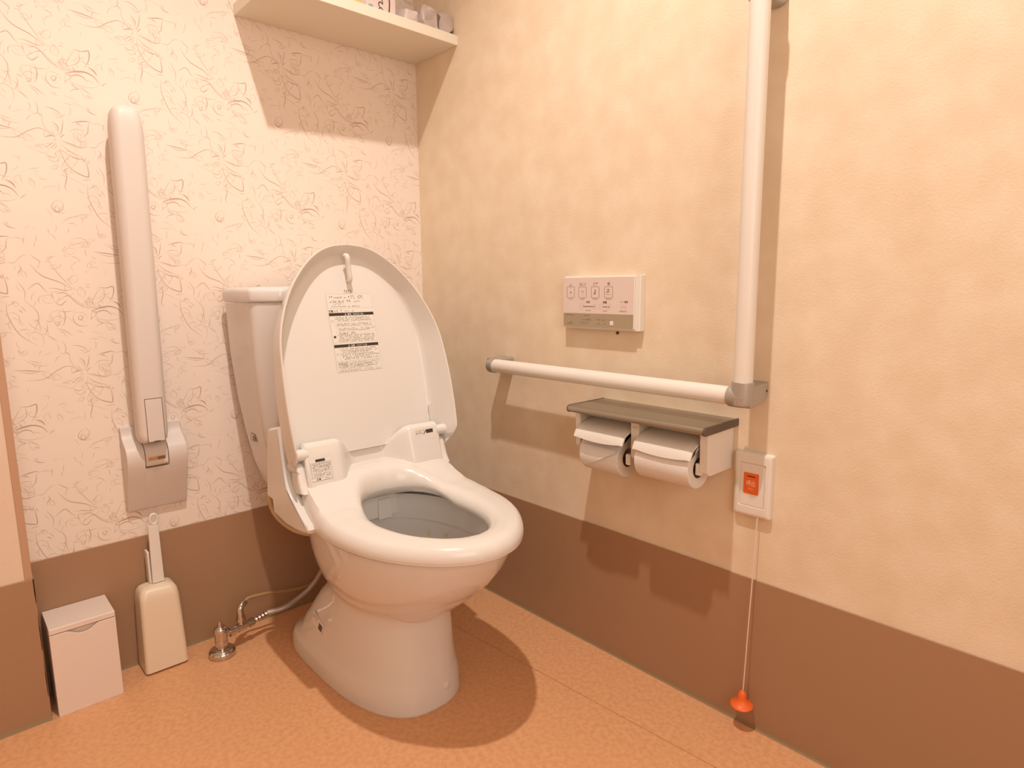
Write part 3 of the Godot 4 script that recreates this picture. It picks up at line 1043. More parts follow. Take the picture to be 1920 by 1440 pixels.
func lid(o: Node3D) -> void:
	var half := curve2([Vector2(0.0, 0.419), Vector2(0.038, 0.414), Vector2(0.073, 0.398), Vector2(0.108, 0.368), Vector2(0.142, 0.324), Vector2(0.167, 0.273), Vector2(0.182, 0.222), Vector2(0.188, 0.160), Vector2(0.190, 0.10), Vector2(0.189, 0.04), Vector2(0.186, 0.0), Vector2(0.182, -0.018), Vector2(0.174, -0.030)], 5)
	half.append_array(PackedVector2Array([Vector2(0.166, -0.034), Vector2(0.158, -0.032), Vector2(0.153, -0.024), Vector2(0.151, -0.013), Vector2(0.13, -0.013), Vector2(0.09, -0.013), Vector2(0.05, -0.013), Vector2(0.0, -0.013)]))
	var out := PackedVector2Array()
	for i in half.size(): out.append(half[i])
	for i in range(half.size() - 2, 0, -1): out.append(Vector2(-half[i].x, half[i].y))
	var n := out.size()
	var rings := []
	# [inset, depth below the rim line or (if flagged) from the inner face]
	var steps := [[0.040, -0.024, 0], [0.030, -0.023, 0], [0.020, -0.018, 0], [0.013, -0.009, 0], [0.008, 0.004, 0], [0.0, -0.006, 1], [0.0004, -0.0016, 1], [0.0016, 0.0, 1], [0.0032, -0.0004, 1], [0.0045, -0.003, 1], [0.011, 0.55, 2], [0.017, 0.20, 2], [0.022, 0.06, 2], [0.028, 0.0, 0], [0.040, 0.0, 0]]
	for q in steps:
		var r := PackedVector3Array()
		for v in out:
			var low: bool = v.y < -0.0125
			var c := Vector2(0, clampf(v.y, 0.03, 0.21))
			var p: Vector2 = v + (c - v).normalized() * q[0]
			if low: p = Vector2(signf(v.x) * minf(absf(v.x), 0.187 - q[0]), v.y)
			var rim := 0.078 - 0.128 * v.y + 0.010 * sin(PI * clampf(v.y / 0.43, 0.0, 1.0))
			rim *= lerpf(0.45, 1.0, smoothstep(-0.040, 0.010, v.y))
			if low: rim *= smoothstep(0.151, 0.166, absf(v.x))
			var d := 0.0
			if q[2] == 0: d = q[1]
			elif q[2] == 1: d = maxf(rim + q[1], 0.0)
			else: d = rim * q[1]
			if low and q[0] > 0.015: p.y = maxf(p.y, -0.013)
			r.append(onlid(p.x, p.y, d))
		rings.append(r)
	var s := Shape.new()
	s.loft(rings)
	var ld := part("lid", s, MAT.plastic, o, "", 45.0)
	# rubber-like rest rod at the top of the inner face
	s = Shape.new()
	s.tube(curve3([onlid(-0.005, 0.394, 0.018), onlid(-0.004, 0.391, 0.024), onlid(-0.001, 0.370, 0.018), onlid(0.002, 0.348, 0.013), onlid(0.002, 0.343, 0.008)], 4), 0.0058)
	part("rest_rod", s, MAT.plastic, ld)
	# maker's lettering
	var p := Print.new(120, 36)
	latin(p, "TOTO", 6, 6, 21, 22, 2.6, 1.0, 1.3)
	s = Shape.new()
	s.picture(onlid(-0.010, 0.3195, 0.0006), onlid(0.010, 0.3195, 0.0006), onlid(0.010, 0.3262, 0.0006), onlid(-0.010, 0.3262, 0.0006))
	part("lettering", s, printed(p.image(Color(0.905, 0.88, 0.845), Color(0.25, 0.2, 0.17)), 0.25), ld)
	# instruction sticker
	p = Print.new(512, 800)
	var rng := RandomNumberGenerator.new()
	rng.seed = 77
	p.frame(6, 5, 505, 150, 0.9, 0.35)
	p.tiny(34, 260, 46, 20, 0.75, rng)
	p.tiny(270, 310, 32, 15, 0.8, rng); p.tiny(270, 320, 52, 15, 0.8, rng)
	p.tiny(350, 420, 32, 15, 0.8, rng); p.tiny(350, 420, 52, 15, 0.8, rng)
	p.tiny(34, 110, 90, 20, 0.85, rng); p.tiny(120, 270, 90, 24, 0.7, rng); p.tiny(300, 370, 90, 17, 0.6, rng)
	p.tiny(60, 200, 112, 14, 0.55, rng)
	p.tiny(40, 370, 138, 15, 0.65, rng)
	text(p, ["chuu", "imi"], 8, 166, 22, 22, 1.7, 0.95)
	p.tiny(64, 160, 188, 22, 0.95, rng); p.tiny(176, 300, 186, 14, 0.5, rng)
	for band in [[196, "kei", "koku", "WARNING", 176], [520, "chuu", "imi", "CAUTION", 160]]:
		var y: int = band[0]
		p.rect(6, y, 505, y + 30, 0.93)
		# light lettering on the dark band
		var q := Print.new(512, 34)
		q.glyph("5,0 0,10 10,10 5,0|5,3 5,7", band[4], 6, 20, 20, 1.2)
		text(q, [band[1], band[2]], band[4] + 32, 6, 20, 20, 1.3)
		latin(q, band[3], band[4] + 96, 8, 12, 16, 1.3, 1.0, 1.45)
		for j in 30:
			for i in 500:
				var v := q.px[j * 512 + i]
				if v > 0.05: p.px[(y + j) * 512 + i] = 0.93 * (1.0 - v)
	p.frame(6, 196, 505, 502, 0.8, 0.45)
	p.line(PackedVector2Array([Vector2(58, 228), Vector2(58, 502)]), 0.7, 0.35)
	for y in [250, 266, 282, 316, 332, 366, 382, 430, 446, 462, 478, 494]:
		p.tiny(70 if y % 3 else 84, 500 - 60 * rng.randf(), y, 13, 0.72, rng)
	for y in [292, 342, 396]: p.line(PackedVector2Array([Vector2(58, y), Vector2(505, y)]), 0.7, 0.3)
	p.tiny(84, 260, 414, 16, 0.95, rng)
	p.dot(32, 440, 13, 0.9)
	p.glyph("5,0 1,1.5 0,5 1,8.5 5,10 9,8.5 10,5 9,1.5 5,0|1.5,1.5 8.5,8.5", 20, 268, 24, 24, 0.9, 0.5)
	p.frame(6, 520, 505, 690, 0.8, 0.45)
	p.line(PackedVector2Array([Vector2(58, 552), Vector2(58, 690)]), 0.7, 0.35)
	p.glyph("5,0 1,1.5 0,5 1,8.5 5,10 9,8.5 10,5 9,1.5 5,0|1.5,1.5 8.5,8.5", 20, 606, 24, 24, 0.9, 0.5)
	for y in [574, 592, 608, 626, 644, 660, 676]: p.tiny(68 if y % 4 else 84, 500 - 120 * rng.randf(), y, 14, 0.72, rng)
	p.frame(6, 700, 505, 778, 0.8, 0.45)
	for y in [716, 736, 756]:
		p.tiny(20, 130, y, 15, 0.95, rng); p.tiny(150, 480, y, 13, 0.65, rng); p.tiny(40, 400, y + 12, 10, 0.6, rng)
	p.tiny(20, 260, 794, 12, 0.75, rng); p.tiny(300, 400, 794, 10, 0.6, rng); p.tiny(430, 500, 794, 9, 0.5, rng)
	s = Shape.new()
	s.picture(onlid(-0.046, 0.153, 0.0007), onlid(0.060, 0.153, 0.0007), onlid(0.054, 0.318, 0.0007), onlid(-0.052, 0.318, 0.0007))
	part("instruction_sticker", s, printed(p.image(Color(0.90, 0.875, 0.84), Color(0.16, 0.12, 0.10)), 0.35), ld, "instruction sticker crowded with small print and two dark bands")


# ---------------------------------------------------------------- shelf and what lies on it
func crumpled(a: Vector3, b: Vector3, amp: float, seed_: int) -> Shape:
	var s := Shape.new()
	var nz := FastNoiseLite.new()
	nz.seed = seed_
	nz.frequency = 17.0
	nz.fractal_octaves = 2
	var mid := (a + b) * 0.5
	var hf := (b - a) * 0.5
	var rings := []
	var m := 16
	for i in m + 1:
		var v := -1.0 + 2.0 * i / m
		var r := PackedVector3Array()
		var pinch := sqrt(maxf(0.0, 1.0 - pow(absf(v), 8.0)))
		for k in 32:
			var t := TAU * k / 32
			var c := signf(cos(t)) * pow(absf(cos(t)), 0.35)
			var w := signf(sin(t)) * pow(absf(sin(t)), 0.35)
			var p := mid + Vector3(hf.x * v, hf.y * w * (0.25 + 0.75 * pinch), hf.z * c * (0.35 + 0.65 * pinch))
			p += Vector3(nz.get_noise_3d(p.x, p.y, p.z + 3.0), nz.get_noise_3d(p.x + 7.0, p.y, p.z), nz.get_noise_3d(p.x, p.y + 5.0, p.z)) * amp
			p.y = maxf(p.y, a.y)
			r.append(p)
		rings.append(r)
	s.loft(rings)
	return s


func shelf_and_things() -> void:
	var o := thing("wall_shelf", "cream painted board shelf fixed high in the corner above the toilet", "shelf", Vector3(-0.243, 1.429, 0.0))
	var s := Shape.new()
	s.slab(PackedVector2Array([Vector2(-0.485, 0.0), Vector2(0, 0.0), Vector2(0, 0.187), Vector2(-0.485, 0.1985)]), Vector3(0, 1.429, 0), Vector3.RIGHT, Vector3.BACK, Vector3.UP, 0.0, 0.024, 0.001, 1)
	part("board", s, MAT.cream, o)
	var top := 1.453
	var grey := mat(Color(0.72, 0.65, 0.61), 0.4)
	var packs := [[Vector3(-0.092, top, 0.090), Vector3(-0.042, top + 0.054, 0.176), "crumpled grey wrapped pack on the shelf, left of its darker neighbour in the corner", 3], [Vector3(-0.041, top, 0.095), Vector3(-0.004, top + 0.050, 0.178), "crumpled grey wrapped pack at the shelf's right end against the beige wall", 8]]
	for q in packs:
		var t := thing("wrapped_pack", q[2], "pack", Vector3((q[0].x + q[1].x) / 2, top, 0.135), "grey wrapped packs on the shelf")
		part("wrapping", crumpled(q[0], q[1], 0.014, q[3]), grey, t, "", 14.0)
		s = Shape.new()
		var pts := []
		for i in 6:
			var f := i / 5.0
			pts.append(Vector3(lerpf(q[0].x + 0.006, q[1].x - 0.003, f), q[1].y + 0.003 + 0.006 * sin(i * 2.3 + q[3]), 0.155 + 0.008 * cos(i * 1.7)))
		for i in 5:
			var b0: Vector3 = pts[i]
			var b1: Vector3 = pts[i + 1]
			var dn := Vector3(0, -0.018, -0.012)
			s.quad(b0, b1, b1 + dn, b0 + dn)
			s.quad(b0 + Vector3(0, 0, -0.001), b0 + dn + Vector3(0, 0, -0.001), b1 + dn + Vector3(0, 0, -0.001), b1 + Vector3(0, 0, -0.001))
		part("torn_flap", s, mat(Color(0.86, 0.82, 0.80), 0.5), t, "pale torn flap", 10.0)
	var t2 := thing("paper_packet", "pale crumpled packet on the shelf just left of the grey packs", "packet", Vector3(-0.118, top, 0.13))
	part("wrapping", crumpled(Vector3(-0.142, top, 0.09), Vector3(-0.092, top + 0.040, 0.160), 0.007, 21), mat(Color(0.85, 0.78, 0.76), 0.5), t2, "", 18.0)
	# printed pouch, mostly above the picture's edge
	var pouch := thing("printed_pouch", "pale pouch with bold dark curved line print standing on the shelf", "pouch", Vector3(-0.20, top, 0.14))
	s = crumpled(Vector3(-0.246, top, 0.105), Vector3(-0.152, top + 0.125, 0.150), 0.003, 5)
	part("bag", s, mat(Color(0.88, 0.80, 0.77), 0.4), pouch, "", 24.0)
	var p := Print.new(240, 300)
	p.line(curve2([Vector2(176, 296), Vector2(190, 240), Vector2(192, 180), Vector2(170, 130), Vector2(150, 90)], 8), 5.0, 0.9)
	p.line(curve2([Vector2(136, 290), Vector2(138, 262), Vector2(122, 246), Vector2(108, 256), Vector2(92, 276)], 8), 3.6, 0.9)
	p.line(curve2([Vector2(112, 248), Vector2(104, 226), Vector2(118, 212), Vector2(136, 220), Vector2(132, 196)], 8), 3.6, 0.9)
	p.line(curve2([Vector2(60, 290), Vector2(78, 268), Vector2(84, 284), Vector2(72, 262), Vector2(92, 286)], 6), 3.0, 0.85)
	p.line(curve2([Vector2(40, 150), Vector2(90, 130), Vector2(130, 150)], 6), 3.6, 0.8)
	s = Shape.new()
	s.picture(Vector3(-0.240, top + 0.002, 0.1545), Vector3(-0.160, top + 0.002, 0.1545), Vector3(-0.160, top + 0.110, 0.1535), Vector3(-0.240, top + 0.110, 0.1535))
	part("print", s, printed(p.image(Color(0.88, 0.80, 0.77), Color(0.20, 0.14, 0.11))), pouch)
	s = Shape.new()
	s.box(Vector3(-0.232, top + 0.004, 0.1540), Vector3(-0.221, top + 0.022, 0.1549))
	part("blue_patch", s, mat(Color(0.55, 0.66, 0.72), 0.5), pouch)
	var y := thing("yellow_packet", "small yellow packet left of the printed pouch, at the picture's top edge", "packet", Vector3(-0.251, top, 0.12))
	part("wrapping", crumpled(Vector3(-0.262, top + 0.0, 0.105), Vector3(-0.240, top + 0.05, 0.135), 0.003, 2), mat(Color(0.93, 0.80, 0.42), 0.45), y, "", 25.0)


# ---------------------------------------------------------------- fold-up arm on the back wall
func armrest() -> void:
	var o := thing("fold_up_armrest", "pinkish white fold-up support arm raised upright on the flowered wall", "support arm", Vector3(-0.73, 0.351, 0.0))
	var s := Shape.new()
	var side := PackedVector2Array([Vector2(0.0, 0.351), Vector2(0.010, 0.351)])
	side.append_array(curve2([Vector2(0.012, 0.353), Vector2(0.030, 0.400), Vector2(0.045, 0.440), Vector2(0.052, 0.468), Vector2(0.049, 0.490), Vector2(0.036, 0.503), Vector2(0.022, 0.512), Vector2(0.014, 0.523), Vector2(0.012, 0.537)], 5))
	side.append(Vector2(0.0, 0.538))
	# two cheeks with the hinge between them
	s.slab(side, Vector3(-0.7895, 0, 0), Vector3.BACK, Vector3.UP, Vector3.RIGHT, 0.0, 0.034, 0.002, 2)
	s.slab(side, Vector3(-0.7100, 0, 0), Vector3.BACK, Vector3.UP, Vector3.RIGHT, 0.0, 0.0375, 0.002, 2)
	part("bracket", s, MAT.resin, o, "", 30.0)
	s = Shape.new()
	var low := PackedVector2Array([Vector2(0.0, 0.353), Vector2(0.012, 0.3535), Vector2(0.030, 0.400), Vector2(0.044, 0.438), Vector2(0.047, 0.450), Vector2(0.0, 0.450)])
	s.slab(low, Vector3(-0.757, 0, 0), Vector3.BACK, Vector3.UP, Vector3.RIGHT, 0.0, 0.049)
	part("bracket_front", s, MAT.resin, o, "", 30.0)
	s = Shape.new()
	var hub := curve2([Vector2(0.010, 0.452), Vector2(0.046, 0.453), Vector2(0.050, 0.468), Vector2(0.050, 0.485), Vector2(0.040, 0.502), Vector2(0.020, 0.512), Vector2(0.010, 0.512)], 4)
	s.slab(hub, Vector3(-0.7545, 0, 0), Vector3.BACK, Vector3.UP, Vector3.RIGHT, 0.0, 0.0435, 0.001, 1)
	part("hinge", s, MAT.resin, o)
	var p := Print.new(160, 70)
	var rng := RandomNumberGenerator.new()
	rng.seed = 31
	for j in 58: p.line(PackedVector2Array([Vector2(84, 6 + j), Vector2(154, 6 + j)]), 1.0, 0.55)
	for y in [24, 42, 60]: p.tiny(90, 150, y, 12, 0.85, rng)
	for y in [24, 44, 60]: p.tiny(8, 76, y, 14, 0.9, rng, 0.3)
	s = Shape.new()
	s.picture(Vector3(-0.750, 0.459, 0.0492), Vector3(-0.716, 0.459, 0.0492), Vector3(-0.716, 0.474, 0.0510), Vector3(-0.750, 0.474, 0.0510))
	part("rating_label", s, printed(p.image(Color(0.82, 0.66, 0.52), Color(0.36, 0.24, 0.15))), o, "small brown rating label")
	# the arm itself: rounded bar with a broad soft tip
	s = Shape.new()
	var rings := []
	var lv := [[0.508, 0.62, 0.55], [0.510, 0.82, 0.85], [0.516, 0.93, 0.97], [0.528, 1.0, 1.0], [0.62, 1.0, 1.0], [0.80, 1.0, 1.0], [1.00, 1.0, 1.0], [1.120, 1.0, 1.0], [1.140, 0.99, 0.985], [1.155, 0.95, 0.94], [1.169, 0.87, 0.85], [1.177, 0.74, 0.70], [1.1815, 0.52, 0.48], [1.183, 0.25, 0.22]]
	for q in lv:
		var f: float = (q[0] - 0.508) / 0.67
		var cx := lerpf(-0.7395, -0.7325, f)
		var hw: float = 0.0285 * q[1]
		var zb := lerpf(0.030, 0.022, f)
		var zf := lerpf(0.078, 0.082, f)
		var zm := (zb + zf) / 2
		var hz: float = (zf - zb) / 2 * q[2]
		var r := PackedVector3Array()
		for v in Shape.rrect(-hw, -hz, hw, hz, min(hw, hz) * 0.62, 6):
			r.append(Vector3(cx + v.x, q[0], zm + v.y))
		rings.append(r)
	s.loft(rings)
	var arm := part("arm", s, MAT.resin, o, "", 50.0)
	s = Shape.new()
	s.box(Vector3(-0.7520, 0.512, 0.0755), Vector3(-0.7205, 0.602, 0.0795), 0.0015)
	part("cover_panel", s, MAT.resin, arm)
	s = Shape.new()
	s.box(Vector3(-0.7530, 0.5105, 0.0750), Vector3(-0.7195, 0.6035, 0.0787))
	part("panel_gap", s, mat(Color(0.50, 0.43, 0.39), 0.7), arm)
	s = Shape.new()
	s.box(Vector3(-0.742, 0.5105, 0.0760), Vector3(-0.730, 0.5135, 0.0800))
	part("latch_slot", s, MAT.slit, arm)


# ---------------------------------------------------------------- bin, brush, stop valve
func floor_things() -> void:
	# white step-free bin
	var b := thing("sanitary_bin", "small white rectangular bin with a flat lid standing on the floor left of the brush", "bin", Vector3(-0.903, 0.0, 0.05))
	var bm := mat(Color(0.90, 0.83, 0.78), 0.5)
	var s := Shape.new()
	var x0 := -0.958
	var x1 := -0.848
	var z0 := 0.005
	var z1 := 0.1025
	var front := PackedVector2Array([Vector2(x0, 0.0), Vector2(x1, 0.0), Vector2(x1, 0.170)])
	var dip := curve2([Vector2(x1 - 0.028, 0.170), Vector2(x1 - 0.036, 0.166), Vector2(x1 - 0.046, 0.1605), Vector2(x1 - 0.055, 0.159), Vector2(x1 - 0.064, 0.1605), Vector2(x1 - 0.074, 0.166), Vector2(x1 - 0.082, 0.170)], 4)
	front.append_array(dip)
	front.append(Vector2(x0, 0.170))
	s.slab(front, Vector3(0, 0, 0), Vector3.RIGHT, Vector3.UP, Vector3.BACK, z1 - 0.0022, z1, 0.0006, 1)
	s.box(Vector3(x0, 0, z0), Vector3(x0 + 0.002, 0.170, z1 - 0.002))
	s.box(Vector3(x1 - 0.002, 0, z0), Vector3(x1, 0.170, z1 - 0.002))
	s.box(Vector3(x0 + 0.002, 0, z0), Vector3(x1 - 0.002, 0.170, z0 + 0.002))
	s.box(Vector3(x0 + 0.002, 0, z0 + 0.002), Vector3(x1 - 0.002, 0.003, z1 - 0.002))
	part("body", s, bm, b)
	s = Shape.new()
	s.box(Vector3(x0 + 0.003, 0.02, z0 + 0.003), Vector3(x1 - 0.003, 0.168, z1 - 0.006))
	part("inner_pail", s, bm, b)
	s = Shape.new()
	s.box(Vector3(x0, 0.1712, z0), Vector3(x1, 0.1825, z1), 0.0010, 1)
	part("lid", s, bm, b)

	# brush case leaning its back to the wall, and the brush standing in it
	var c := thing("brush_case", "cream plastic toilet brush case with rounded top on the floor beside the bin", "brush case", Vector3(-0.757, 0.0, 0.045))
	var cm := mat(Color(0.90, 0.825, 0.725), 0.35)
	s = Shape.new()
	var rings := []
	for q in [[0.0, 0.004, 0.006, 0.073, 0.006], [0.002, -0.002, 0.006, 0.076, 0.008], [0.04, -0.0015, 0.006, 0.0755, 0.009], [0.12, 0.0005, 0.007, 0.072, 0.010], [0.160, 0.002, 0.007, 0.069, 0.011], [0.174, 0.004, 0.008, 0.066, 0.012], [0.182, 0.009, 0.012, 0.060, 0.012], [0.186, 0.017, 0.02, 0.051, 0.010]]:
		var r := PackedVector3Array()
		for v in Shape.rrect(-0.7975 + q[1], q[2], -0.7165 - q[1], q[3], q[4], 6):
			r.append(Vector3(v.x, q[0] + 0.003, v.y))
		rings.append(r)
	s.loft(rings)
	part("case", s, cm, c, "", 50.0)
	s = Shape.new()
	s.box(Vector3(-0.790, 0.0, 0.012), Vector3(-0.726, 0.004, 0.066))
	part("foot", s, mat(Color(0.45, 0.36, 0.30), 0.7), c)
	var h := thing("toilet_brush", "white toilet brush handle with a hanging hole, upright in the cream case", "toilet brush", Vector3(-0.752, 0.18, 0.036))
	s = Shape.new()
	var pl := PackedVector2Array()
	var n := 14
	for i in n + 1:
		var a := PI * i / n
		pl.append(Vector2(0.0098 * cos(a), 0.343 + 0.0098 * sin(a)))
	for q in [Vector2(-0.0100, 0.30), Vector2(-0.0118, 0.19), Vector2(0.0118, 0.19), Vector2(0.0100, 0.30)]: pl.append(q)
	# the grip is two bars and a head with an oval hole, cut by hand
	s.slab(PackedVector2Array([Vector2(-0.0118, 0.190), Vector2(0.0118, 0.190), Vector2(0.0100, 0.322), Vector2(-0.0100, 0.322)]), Vector3(-0.7515, 0, 0.038), Vector3.RIGHT, Vector3.UP, Vector3.BACK, -0.004, 0.004, 0.002, 2)
	var outer := PackedVector3Array()
	var rr := []
	for lvl in [[-0.004, 0.0015], [-0.0025, 0.0], [0.0025, 0.0], [0.004, 0.0015]]:
		pass
	var m := 28
	for w in 8:
		var cang := TAU * w / 8.0
		var ring := PackedVector3Array()
		for k in m:
			var a := TAU * k / m
			var cx := 0.0072 * cos(a)
			var cy := 0.0112 * sin(a)
			var nv := Vector2(cos(a), sin(a))
			var off := 0.0030 * cos(cang)
			ring.append(Vector3(-0.7490 + cx + nv.x * off, 0.334 + cy + nv.y * off, 0.038 + 0.0040 * sin(cang)))
		rr.append(ring)
	s.loft(rr, false, true)
	part("handle", s, MAT.white, h, "", 40.0)
	s = Shape.new()
	s.box(Vector3(-0.7680, 0.190, 0.014), Vector3(-0.7635, 0.262, 0.036), 0.001, 1)
	part("wiper_clip", s, MAT.white, h)

	# chrome stop valve rising from the floor
	var v := thing("stop_valve", "chrome water stop valve with round floor flange beside the toilet's foot", "valve", Vector3(-0.651, 0.0, 0.10))
	var vc := Vector3(-0.651, 0.0, 0.100)
	s = Shape.new()
	s.lathe([[0.001, 0.0], [0.0265, 0.0], [0.0285, 0.003], [0.0290, 0.008], [0.0275, 0.0135], [0.0225, 0.0175], [0.0150, 0.0195], [0.0120, 0.0205], [0.0115, 0.023]], vc, Vector3.UP, 36)
	part("floor_flange", s, MAT.chrome, v)
	s = Shape.new()
	s.lathe([[0.0100, 0.018], [0.0100, 0.023], [0.0135, 0.025], [0.0138, 0.035], [0.0130, 0.036], [0.0130, 0.039], [0.0138, 0.040], [0.0138, 0.055], [0.0145, 0.056], [0.0145, 0.062], [0.0130, 0.067], [0.0090, 0.0705], [0.0045, 0.072], [0.0040, 0.079], [0.0028, 0.0825], [0.001, 0.083]], vc, Vector3.UP, 32)
	part("valve_body", s, MAT.chrome, v)
	var d := Vector3(0.985, 0.02, -0.17).normalized()
	var a0 := vc + Vector3(0.008, 0.0475, 0)
	s = Shape.new()
	s.lathe([[0.0075, 0.0], [0.0075, 0.010], [0.0112, 0.011], [0.0112, 0.022], [0.0085, 0.023], [0.0085, 0.030], [0.0100, 0.031], [0.0100, 0.050], [0.0082, 0.051], [0.0082, 0.058], [0.0105, 0.059], [0.0105, 0.070], [0.0080, 0.071]], a0, d, 20)
	part("side_outlet", s, MAT.chrome, v)
	var tee := a0 + d * 0.041
	s = Shape.new()
	s.lathe([[0.0080, 0.006], [0.0080, 0.014], [0.0108, 0.0145], [0.0108, 0.026], [0.0085, 0.0265], [0.0080, 0.034], [0.0080, 0.038]], tee, Vector3(-0.02, 1, 0).normalized(), 20)
	var e0 := tee + Vector3(-0.001, 0.036, 0)
	s.tube(curve3([e0, e0 + Vector3(0.001, 0.008, 0), e0 + Vector3(0.007, 0.0135, -0.003), e0 + Vector3(0.016, 0.0165, -0.007)], 5), 0.0078, 16)
	part("branch_elbow", s, MAT.chrome, v)
	# corrugated end and hose to the tank
	var b0 := a0 + d * 0.069
	s = Shape.new()
	var prof := []
	for i in 10:
		prof.append([0.0078 if i % 2 == 0 else 0.0062, 0.001 + i * 0.0042])
	s.lathe(prof, b0, (d + Vector3(0, 0.10, 0)).normalized(), 18)
	part("corrugated_end", s, MAT.chrome, v, "", 20.0)
	var h0 := b0 + (d + Vector3(0, 0.10, 0)).normalized() * 0.036
	s = Shape.new()
	s.tube(curve3([h0, Vector3(-0.500, 0.0575, 0.094), Vector3(-0.464, 0.067, 0.092), Vector3(-0.428, 0.086, 0.092), Vector3(-0.399, 0.121, 0.095), Vector3(-0.385, 0.165, 0.098)], 8), 0.0066, 14)
	part("supply_hose", s, mat(Color(0.70, 0.63, 0.58), 0.35, 0.25), v, "grey supply hose")
	var e1 := e0 + Vector3(0.015, 0.016, -0.0065)
	s = Shape.new()
	s.tube(curve3([e1, e1 + Vector3(0.012, 0.006, -0.004), Vector3(-0.538, 0.104, 0.085), Vector3(-0.510, 0.096, 0.080), Vector3(-0.469, 0.086, 0.076), Vector3(-0.425, 0.082, 0.074), Vector3(-0.395, 0.096, 0.074), Vector3(-0.375, 0.130, 0.078)], 8), 0.0042, 12)
	part("branch_hose", s, mat(Color(0.62, 0.50, 0.32), 0.45), v, "thin yellowish branch hose")


# ---------------------------------------------------------------- right wall
func right_wall_things() -> void:
	remote()
	handrail()
	paper_holder()
	call_switch()


func remote() -> void:
	var o := thing("remote_control", "flat white bidet control panel with push buttons on the beige wall", "control panel", Vector3(0, 0.735, 0.673))
	var z0 := 0.572
	var z1 := 0.775
	var y0 := 0.733
	var y1 := 0.846
	var s := Shape.new()
	s.box(Vector3(-0.016, y0, z0), Vector3(0.0, y1, z1), 0.0012, 1)
	s.box(Vector3(-0.0215, y0 + 0.004, z0 + 0.001), Vector3(-0.014, y1 - 0.003, z1 - 0.011), 0.0008, 1)
	part("body", s, MAT.white, o)
	for zz in [0.580, 0.757]:
		s = Shape.new()
		s.box(Vector3(-0.0115, y1 - 0.0008, zz), Vector3(-0.0035, y1 + 0.0004, zz + 0.012))
		part("top_slot", s, mat(Color(0.62, 0.50, 0.36), 0.6), o)
	# printed face
	var p := Print.new(760, 420)
	var rng := RandomNumberGenerator.new()
	rng.seed = 55
	var lower := Print.new(760, 420)
	var bx := [40, 176, 318, 462]
	for i in 4:
		var x: int = bx[i]
		p.line(PackedVector2Array([Vector2(x + 8, 92), Vector2(x + 78, 92), Vector2(x + 86, 100), Vector2(x + 86, 196), Vector2(x + 78, 204), Vector2(x + 8, 204), Vector2(x, 196), Vector2(x, 100), Vector2(x + 8, 92)]), 2.4, 0.55)
	text(p, ["tomaru"], 70, 58, 26, 26, 1.6, 0.7)
	text(p, ["o", "shi", "ri"], 186, 52, 22, 28, 1.8, 0.7)
	text(p, ["hi", "te"], 336, 50, 24, 28, 1.8, 0.7)
	text(p, ["oto"], 490, 48, 30, 30, 1.8, 0.75)
	p.dot(83, 150, 7, 0.95)
	p.glyph("0,0 4,1.5 5,4 6,1.5 10,0|3,2.6 5,5 7,2.6|5,4 5,10|1.5,2 3,3|8.5,2 7,3", 200, 130, 42, 46, 1.4, 0.45)
	p.dot(362, 126, 5, 0.95)
	p.glyph("5,1 6,5 5.5,6.5 1,9 0,10", 346, 128, 24, 40, 4.0, 0.95)
	p.glyph("6,6 6.4,8|6.8,6 7.4,9", 346, 134, 28, 40, 1.3, 0.8)
	p.glyph("3,7 3,0 8,0 8,6|3,1.5 8,1.5", 482, 120, 34, 40, 2.2, 0.9)
	p.dot(488, 150, 5, 0.95); p.dot(505, 146, 5, 0.95)
	p.line(curve2([Vector2(478, 172), Vector2(490, 166), Vector2(502, 174), Vector2(514, 168), Vector2(524, 172)], 5), 1.6, 0.7)
	latin(p, "STOP", 62, 214, 9, 12, 1.2, 0.55)
	latin(p, "REAR", 198, 213, 9, 12, 1.2, 0.6)
	latin(p, "FRONT", 334, 212, 9, 12, 1.2, 0.6)
	latin(p, "PRIVACY", 476, 211, 7, 12, 1.1, 0.6)
	text(p, ["mizu", "ikioi"], 262, 238, 18, 20, 2.0, 0.85)
	text(p, ["oto", "ryou"], 448, 238, 18, 20, 2.0, 0.9)
	for r in [[192, 40], [336, 40], [408, 40], [490, 40]]:
		p.frame(r[0], 268, r[0] + r[1], 318, 1.2, 0.28)
	p.line(PackedVector2Array([Vector2(232, 293), Vector2(334, 293)]), 5.0, 0.6)
	p.line(PackedVector2Array([Vector2(450, 294), Vector2(488, 294)]), 5.0, 0.6)
	p.glyph("0,5 10,5", 204, 285, 14, 14, 1.8, 0.45); p.glyph("0,5 10,5|5,0 5,10", 346, 284, 16, 16, 2.6, 0.75)
	p.glyph("0,5 10,5", 420, 285, 14, 14, 1.8, 0.45); p.glyph("0,5 10,5|5,0 5,10", 500, 285, 16, 16, 2.6, 0.75)
	latin(p, "PRESSURE", 254, 328, 6, 10, 1.1, 0.5)
	latin(p, "VOLUME", 446, 330, 6, 10, 1.1, 0.5)
	text(p, ["pa", "wa", "bar"], 626, 236, 13, 16, 1.3, 0.55)
	text(p, ["kei", "koku"], 670, 234, 16, 18, 1.8, 0.85)
	p.frame(636, 272, 684, 322, 1.2, 0.28)
	p.line(PackedVector2Array([Vector2(638, 292), Vector2(682, 292)]), 2.0, 0.4)
	latin(p, "DEODORIZER", 620, 330, 6, 10, 1.1, 0.6)
	s = Shape.new()
	var fx := -0.0218
	var face := func(za: float, zb: float, ya: float, yb: float, tex: Texture2D, nm: String, lb: String):
		var q := Shape.new()
		q.picture(Vector3(fx, ya, za), Vector3(fx, ya, zb), Vector3(fx, yb, zb), Vector3(fx, yb, za))
		part(nm, q, printed(tex, 0.4), o, lb)
	var up := Print.new(760, 364)
